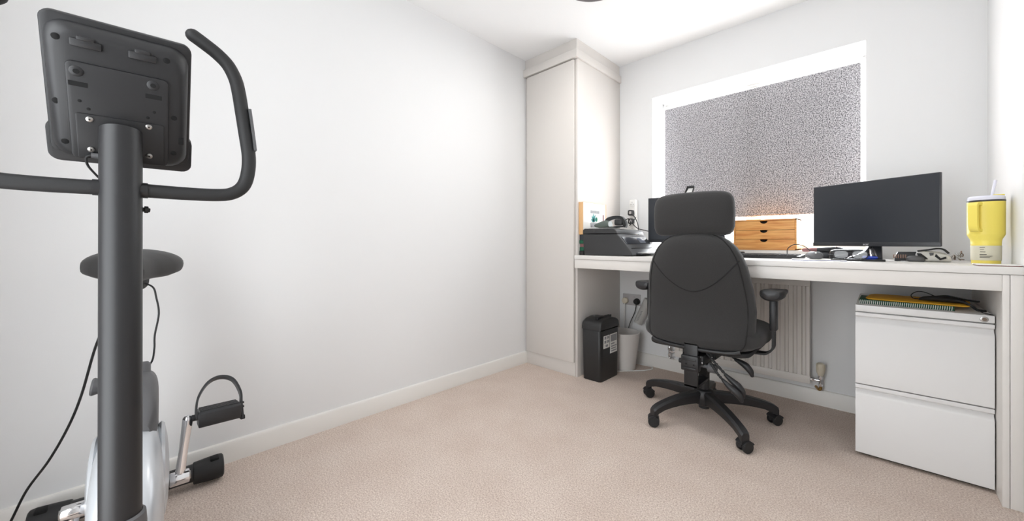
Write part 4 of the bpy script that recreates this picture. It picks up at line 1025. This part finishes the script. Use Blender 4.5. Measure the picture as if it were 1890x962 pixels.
# yellow tumbler
TX, TY = 2.2605, 2.325
tu = thing('tumbler', 'yellow insulated tumbler with side handle, clear lid and straw', 'tumbler', (TX, TY, DZ))
bm = NB(); lathe(bm, [(0, 0.0005), (0.034, 0.0005), (0.0365, 0.003), (0.0375, 0.060), (0.0385, 0.088), (0.0395, 0.096), (0.0465, 0.112), (0.0475, 0.118), (0.0478, 0.240), (0.0465, 0.2415), (0, 0.2415)], (TX, TY, DZ), 48)
obj('cup_body', bm, 'yellow', tu)
bm = NB(); lathe(bm, [(0.0375, 0.0165), (0.03805, 0.0165), (0.0387, 0.0725), (0.0380, 0.0725)], (TX, TY, DZ), 48); lb = obj('label_band', bm, 'sticker', tu)
bm = NB()
for z, a0, a1, h in ((0.066, -12, 8, 0.0022), (0.058, -10, 4, 0.0016), (0.049, -9, 8, 0.002), (0.039, -12, 14, 0.0028), (0.033, -12, 34, 0.0012), (0.030, -12, 30, 0.0012), (0.027, -12, 26, 0.0012)):
    for k in range(a0, a1, 2):
        a = R(253 + k); r = 0.0390
        bx(bm, (-0.0005, -0.0005, z - h / 2), (0.0005, 0.0005, z + h / 2), mtx=Matrix.Translation((TX + r * math.cos(a), TY + r * math.sin(a), DZ)) @ Matrix.Rotation(a, 4, 'Z') @ Matrix.Diagonal((0.4, 2.2 if k % 6 else 1.0, 1, 1)))
obj('small_print', bm, 'ink', lb)
bm = NB(); lathe(bm, [(0.0472, 0.2395), (0.0482, 0.241), (0.0482, 0.246), (0.0465, 0.247), (0.0455, 0.2395)], (TX, TY, DZ), 48); obj('steel_rim', bm, 'bezel', tu)
bm = NB(); lathe(bm, [(0, 0.244), (0.0460, 0.244), (0.0470, 0.248), (0.0465, 0.258), (0.043, 0.2625), (0.0, 0.2635)], (TX, TY, DZ), 48); ld = obj('lid', bm, 'lid_clear', tu)
obj('lid_tab', box((TX + 0.016, TY - 0.012, DZ + 0.262), (TX + 0.044, TY + 0.012, DZ + 0.268), 0.002), 'yellow', ld)
hd_ = Vector((math.cos(R(238)), math.sin(R(238)), 0)); hs_ = Vector((-hd_.y, hd_.x, 0)); c0 = Vector((TX, TY, DZ))
bm = NB(); strap(bm, [c0 + hd_ * r + Vector((0, 0, z)) for r, z in ((0.044, 0.230), (0.058, 0.233), (0.068, 0.230), (0.0715, 0.220), (0.0715, 0.18), (0.070, 0.15), (0.067, 0.138), (0.058, 0.131), (0.044, 0.131))], 0.025, 0.0095, hs_, 4)
bmesh.ops.bevel(bm, geom=[e for e in bm.edges if e.calc_face_angle(0) > 1.0], offset=0.0025, segments=2, affect='EDGES')
obj('handle', bm, 'yellow', tu)
bm = NB(); tube(bm, [(TX + 0.012, TY - 0.004, DZ + 0.245), (TX + 0.022, TY - 0.010, DZ + 0.322)], 0.0042, 12, caps=False); obj('straw', bm, 'lid_clear', tu)
nb = thing('slim_folder', 'thin tan card folder lying at the desk edge by the yellow tumbler', 'folder', (2.27, 2.21, DZ))
obj('cover', box((2.222, 2.152, DZ + 0.0004), (2.318, 2.262, DZ + 0.0034), 0.0003), 'rose', nb)
obj('sheets', box((2.219, 2.1505, DZ + 0.0034), (2.3185, 2.260, DZ + 0.0058), 0.0003), 'paper', nb)

# ------------------------------------------------------------------ printer corner
PX0, PY0, PY1 = 0.522, 2.185, 2.560
pn = thing('printer', 'dark grey inkjet printer with tilted control panel on the desk next to the wardrobe', 'printer', (0.68, 2.37, DZ))
z = lambda h: DZ + h
body = [(PX0 + 0.006, z(0.0015)), (0.868, z(0.0015)), (0.876, z(0.010)), (0.868, z(0.026)), (0.836, z(0.068)), (0.790, z(0.122)), (0.772, z(0.140)), (PX0 - 0.004, z(0.143)), (PX0 - 0.004, z(0.10))]
obj('printer_body', prism(NB(), body, 'Y', PY0, PY1, 0.006, 3), 'printer', pn)
lid = [(PX0 - 0.006, z(0.146)), (0.773, z(0.143)), (0.768, z(0.160)), (0.755, z(0.172)), (0.74, z(0.175)), (PX0 + 0.01, z(0.180)), (PX0 - 0.005, z(0.172))]
obj('scanner_lid', prism(NB(), lid, 'Y', PY0 - 0.001, PY1 + 0.001, 0.005, 3), 'printer', pn)
nrm = Vector((0.122 - 0.068, 0, 0.836 - 0.790)); nrm = Vector((0.054, 0, 0.046)).normalized(); tg = Vector((0.046, 0, -0.054)).normalized()
PM = Matrix(((tg.x, 0, nrm.x, 0.790), (0, 1, 0, 0), (tg.z, 0, nrm.z, z(0.122)), (0, 0, 0, 1)))
cp = obj('control_panel', prism(NB(), rrect(0.002, PY0 + 0.02, 0.062, PY1 - 0.02, 0.006), 'Z', -0.002, 0.004, 0.0015, mi=0), 'printer_gloss', pn)
cp.data.transform(Matrix.Translation(-base_of(cp)).inverted()); cp.data.transform(PM); cp.data.transform(Matrix.Translation(-base_of(cp)))
dsp = obj('display', prism(NB(), rrect(0.012, 2.40, 0.052, 2.48, 0.003), 'Z', 0.003, 0.0055, 0.0005), 'lcd', cp)
dsp.data.transform(Matrix.Translation(base_of(cp))); dsp.data.transform(PM); dsp.data.transform(Matrix.Translation(-base_of(cp)))
obj('output_slot', box((0.84, PY0 + 0.04, z(0.030)), (0.852, PY1 - 0.04, z(0.052)), 0.002), 'hole', pn)
bm = NB(); bx(bm, (0.80, PY0 + 0.06, z(0.012)), (0.905, PY1 - 0.06, z(0.020)), 0.002); obj('paper_tray', bm, 'printer_gloss', pn)
solo('printed_sheet', box((0.815, PY0 + 0.085, z(0.0205)), (0.93, PY1 - 0.085, z(0.0215))), 'paper', 'white sheet of paper lying in the output tray of the printer', 'paper', loc=(0.87, 2.37, z(0.0205)))
# small items squeezed between printer and wardrobe, and the picture board on them
obj_s = thing('book_stack', 'short stack of dark and green spined books beside the printer', 'books', (0.497, 2.3, DZ)); 
for k, (m_, h_) in enumerate((('black_matte', 0.030), ('green_cover', 0.026), ('rose', 0.022), ('green_cover', 0.024), ('printer_gloss', 0.039))):
    zz_ = DZ + 0.0004 + sum(x for _, x in (('', 0.030), ('', 0.026), ('', 0.022), ('', 0.024), ('', 0.039))[:k])
    obj('book', box((0.4805, 2.198 + 0.004 * (k % 3), zz_), (0.5145, 2.40, zz_ + h_ - 0.0004), 0.001), m_, obj_s)
pc = thing('picture_board', 'white picture board with teal plant print and tan edges beside the printer', 'picture board', (0.497, 2.35, DZ + 0.1415))
b0, b1, c0_, c1 = 2.192, 2.495, DZ + 0.1415, 1.203
obj('board', box((0.4800, b0, c0_), (0.5145, b1, c1), 0.0008), 'kraft', pc)
fp = obj('face', box((0.5140, b0 + 0.002, c0_ + 0.002), (0.5152, b1 - 0.012, c1 - 0.002)), 'paper', pc)
def yz_print(nm, polys, m, parent, xx=0.5151):
    bm = NB()
    for p in polys: prism(bm, p, 'X', xx, xx + 0.0006)
    return obj(nm, bm, m, parent)
yz_print('lettering', [[(2.285 + k * 0.0165, 1.130), (2.298 + k * 0.0165, 1.130), (2.298 + k * 0.0165, 1.150), (2.285 + k * 0.0165, 1.150)] for k in range(7)], 'grey_print', fp)
def leaf(cy, cz, a, L, wd_): return [(cy + math.cos(a) * L * t - math.sin(a) * wd_ * math.sin(PI * t) * s, cz + math.sin(a) * L * t + math.cos(a) * wd_ * math.sin(PI * t) * s) for t, s in [(k / 8, 1) for k in range(9)] + [(k / 8, -1) for k in range(7, 0, -1)]]
yz_print('plant_print', [leaf(2.325, 1.068, R(a), l_, 0.009) for a, l_ in ((40, 0.05), (70, 0.06), (95, 0.065), (120, 0.055), (150, 0.04))], 'teal', fp)
yz_print('flower_print', [[(2.362 + 0.012 * math.cos(2 * PI * k / 14), 1.088 + 0.017 * math.sin(2 * PI * k / 14)) for k in range(14)]], 'green_print', fp)
yz_print('pot_print', [[(2.285, 1.030), (2.365, 1.030), (2.372, 1.040), (2.375, 1.062), (2.28, 1.062)], [(2.290, 1.064), (2.37, 1.064), (2.37, 1.067), (2.290, 1.067)]], 'grey_print', fp)
yz_print('side_print', [[(2.446, 1.06), (2.462, 1.06), (2.462, 1.125), (2.446, 1.125)]], 'rose', fp)
LT = DZ + 0.1808
bm = NB(); bx(bm, (0.535, 2.215, LT), (0.70, 2.36, LT + 0.0018), mtx=Matrix.Translation((0.62, 2.3, 0)) @ Matrix.Rotation(R(12), 4, 'Z') @ Matrix.Translation((-0.62, -2.3, 0)))
solo('envelope', bm, 'paper', 'white envelope lying under the grey device on top of the printer', 'envelope', loc=(0.62, 2.3, LT))
dv = thing('handheld_device', 'grey green pointed device with black looped handle lying on the printer', 'device', (0.644, 2.33, LT + 0.002), R(6), world=False)
bm = NB(); loft(bm, [[(x, hw * sup(2 * PI * j / 24, 2.4)[0], zc + hz * sup(2 * PI * j / 24, 2.4)[1]) for j in range(24)] for x, hw, hz, zc in ((-0.118, 0.006, 0.006, 0.022), (-0.105, 0.020, 0.013, 0.022), (-0.07, 0.040, 0.022, 0.024), (-0.03, 0.048, 0.028, 0.030), (-0.01, 0.046, 0.026, 0.030), (0.0, 0.038, 0.020, 0.030))]); obj('nose', bm, 'olive_grey', dv)
bm = NB(); strap(bm, [(-0.03, 0, 0.045), (-0.01, 0, 0.064), (0.03, 0, 0.073), (0.075, 0, 0.070), (0.095, 0, 0.052), (0.105, 0, 0.022), (0.100, 0, 0.006)], 0.034, 0.020, (0, 1, 0), 5); obj('handle', bm, 'black_matte', dv)
bm = NB(); strap(bm, [(-0.04, 0, 0.007), (0.02, 0, 0.006), (0.07, 0, 0.012), (0.103, 0, 0.010)], 0.050, 0.010, (0, 1, 0), 4); obj('sole', bm, 'black_matte', dv)
bm = NB(); bx(bm, (0.035, -0.022, 0.020), (0.090, 0.022, 0.060), 0.008); obj('motor_block', bm, 'black_plastic', dv)
bm = NB(); tube(bm, [(0.10, 0.0, 0.05), (0.125, 0.01, 0.062), (0.13, 0.03, 0.03), (0.115, 0.05, 0.02), (0.125, 0.08, 0.045), (0.14, 0.10, 0.075)], 0.003, 8, smooth=6); obj('cord', bm, 'black_matte', dv)

# white socket strip upright on the window wall, two plugs in it
ss = thing('socket_strip', 'upright white socket strip on the wall behind the printer', 'extension socket', (0.605, D_ - 0.02, DZ))
obj('strip_body', box((0.578, D_ - 0.046, DZ + 0.0008), (0.634, D_ - 0.0008, 1.254), 0.012, 4), 'white_plastic', ss)
for zc in (1.222, 1.156, 1.090, 1.024):
    bm = NB(); lathe(bm, [(0, 0), (0.0235, 0), (0.0245, 0.0025), (0.022, 0.004), (0, 0.004)], (0, 0, 0), 28); bmesh.ops.transform(bm, matrix=Matrix.Translation((0.606, D_ - 0.0455, zc)) @ Matrix.Rotation(R(90), 4, 'X'), verts=bm.verts[:])
    so = obj('outlet', bm, 'white_plastic', ss)
    bm = NB()
    for dx, dz in ((0, 0.010), (-0.0095, -0.006), (0.0095, -0.006)): bx(bm, (0.606 + dx - 0.002, D_ - 0.0500, zc + dz - 0.0022), (0.606 + dx + 0.002, D_ - 0.0492, zc + dz + 0.0022))
    obj('pin_slots', bm, 'hole', so)
def strip_plug(zc, label, cord):
    p = thing('plug', label, 'plug', (0.606, D_ - 0.05, zc))
    bm = NB(); prism(bm, [(0.606 + a, zc + b) for a, b in ((-0.020, -0.012), (-0.012, -0.020), (0.012, -0.020), (0.020, -0.012), (0.018, 0.018), (0.010, 0.022), (-0.010, 0.022), (-0.018, 0.018))], 'Y', D_ - 0.0860, D_ - 0.0502, 0.005); obj('plug_body', bm, 'black_plastic', p)
    bm = NB(); prism(bm, rrect(0.600, zc - 0.010, 0.618, zc + 0.012, 0.004), 'Y', D_ - 0.0875, D_ - 0.085, 0.0008); obj('plug_label', bm, 'grey_plate', p)
    bm = NB(); tube(bm, cord, 0.0032, 8, smooth=6); obj('cord', bm, 'black_matte', p)
strip_plug(1.150, 'upper black plug in the white socket strip', [(0.618, D_ - 0.075, 1.136), (0.640, D_ - 0.075, 1.115), (0.662, D_ - 0.07, 1.06), (0.665, D_ - 0.06, 0.99), (0.66, D_ - 0.06, 0.90), (0.66, D_ - 0.05, 0.843)])
strip_plug(1.086, 'lower black plug in the white socket strip', [(0.618, D_ - 0.08, 1.078), (0.645, D_ - 0.09, 1.050), (0.68, D_ - 0.09, 1.026), (0.74, D_ - 0.085, 1.010), (0.81, D_ - 0.08, 0.985), (0.86, D_ - 0.08, 0.90), (0.88, D_ - 0.08, 0.843)])

# ------------------------------------------------------------------ papers on the filing cabinet
FT = 0.6534
sn = thing('spiral_notebook', 'green covered spiral notebook on top of the filing cabinet', 'notebook', (2.04, 2.28, FT), R(-0.6), world=False)
obj('pages', box((-0.139, 0.006, 0.003), (0.137, 0.200, 0.014), 0.0006), 'paper', sn)
bm = NB(); bx(bm, (-0.140, 0.0, 0.0004), (0.138, 0.205, 0.003), 0.0004); bx(bm, (-0.140, 0.0, 0.014), (0.138, 0.205, 0.0165), 0.0004); obj('cover', bm, 'green_cover', sn)
bm = NB()
bx(bm, (-0.139, 0.0035, 0.003), (0.137, 0.006, 0.014)); obj('spine', bm, 'green_cover', sn); bm = NB()
for k in range(44):
    x = -0.136 + k * 0.0062
    tube(bm, [(x + 0.0008 * math.sin(2 * PI * j / 12), 0.002 + 0.0075 * math.cos(2 * PI * j / 12), 0.0085 + 0.0078 * math.sin(2 * PI * j / 12)) for j in range(12)], 0.0013, 6, closed=True)
obj('spiral_binding', bm, 'paper', sn)
ev = thing('yellow_envelope', 'yellow padded envelope lying on the green notebook', 'envelope', (2.07, 2.30, FT + 0.0168), R(-4.5), world=False)
bm = NB(); loft(bm, [[(hx * sup(2 * PI * j / 40, 9)[0], 0.10 + hy * sup(2 * PI * j / 40, 9)[1], zz_) for j in range(40)] for hx, hy, zz_ in ((0.147, 0.108, 0.0003), (0.152, 0.112, 0.003), (0.152, 0.112, 0.0055), (0.142, 0.103, 0.0085))]); obj('envelope_body', bm, 'yellow_card', ev)
hs2 = thing('headset_bundle', 'tangled black headset and cable lying on the yellow envelope', 'headset', (2.16, 2.34, FT + 0.026))
bm = NB(); loft(bm, [[(2.085 + 0.125 * t, 2.345 - 0.02 * t + hw * math.cos(2 * PI * j / 18), FT + 0.0275 + hz + hz * math.sin(2 * PI * j / 18)) for j in range(18)] for t, hw, hz in ((0.0, 0.010, 0.004), (0.1, 0.022, 0.008), (0.3, 0.028, 0.011), (0.55, 0.026, 0.012), (0.8, 0.020, 0.010), (1.0, 0.010, 0.005))]); obj('pouch', bm, 'black_matte', hs2)
bm = NB()
tube(bm, [(2.085, 2.345, FT + 0.031), (2.068, 2.335, FT + 0.034), (2.062, 2.33, FT + 0.048), (2.078, 2.335, FT + 0.062), (2.10, 2.34, FT + 0.062), (2.125, 2.345, FT + 0.050), (2.14, 2.345, FT + 0.042)], 0.0018, 8, smooth=6)
tube(bm, [(2.12, 2.33, FT + 0.045), (2.16, 2.335, FT + 0.052), (2.19, 2.34, FT + 0.046), (2.215, 2.35, FT + 0.040), (2.25, 2.37, FT + 0.034)], 0.0035, 8, smooth=6)
tube(bm, [(2.17, 2.32, FT + 0.038), (2.20, 2.305, FT + 0.036), (2.222, 2.30, FT + 0.022), (2.238, 2.31, FT + 0.008), (2.26, 2.33, FT + 0.003)], 0.0048, 8, smooth=6)
tube(bm, [(2.235, 2.302, FT + 0.012), (2.247, 2.27, FT + 0.003), (2.262, 2.245, FT + 0.0022), (2.267, 2.234, FT + 0.0022)], 0.0016, 8, smooth=6)
obj('cable', bm, 'black_matte', hs2)
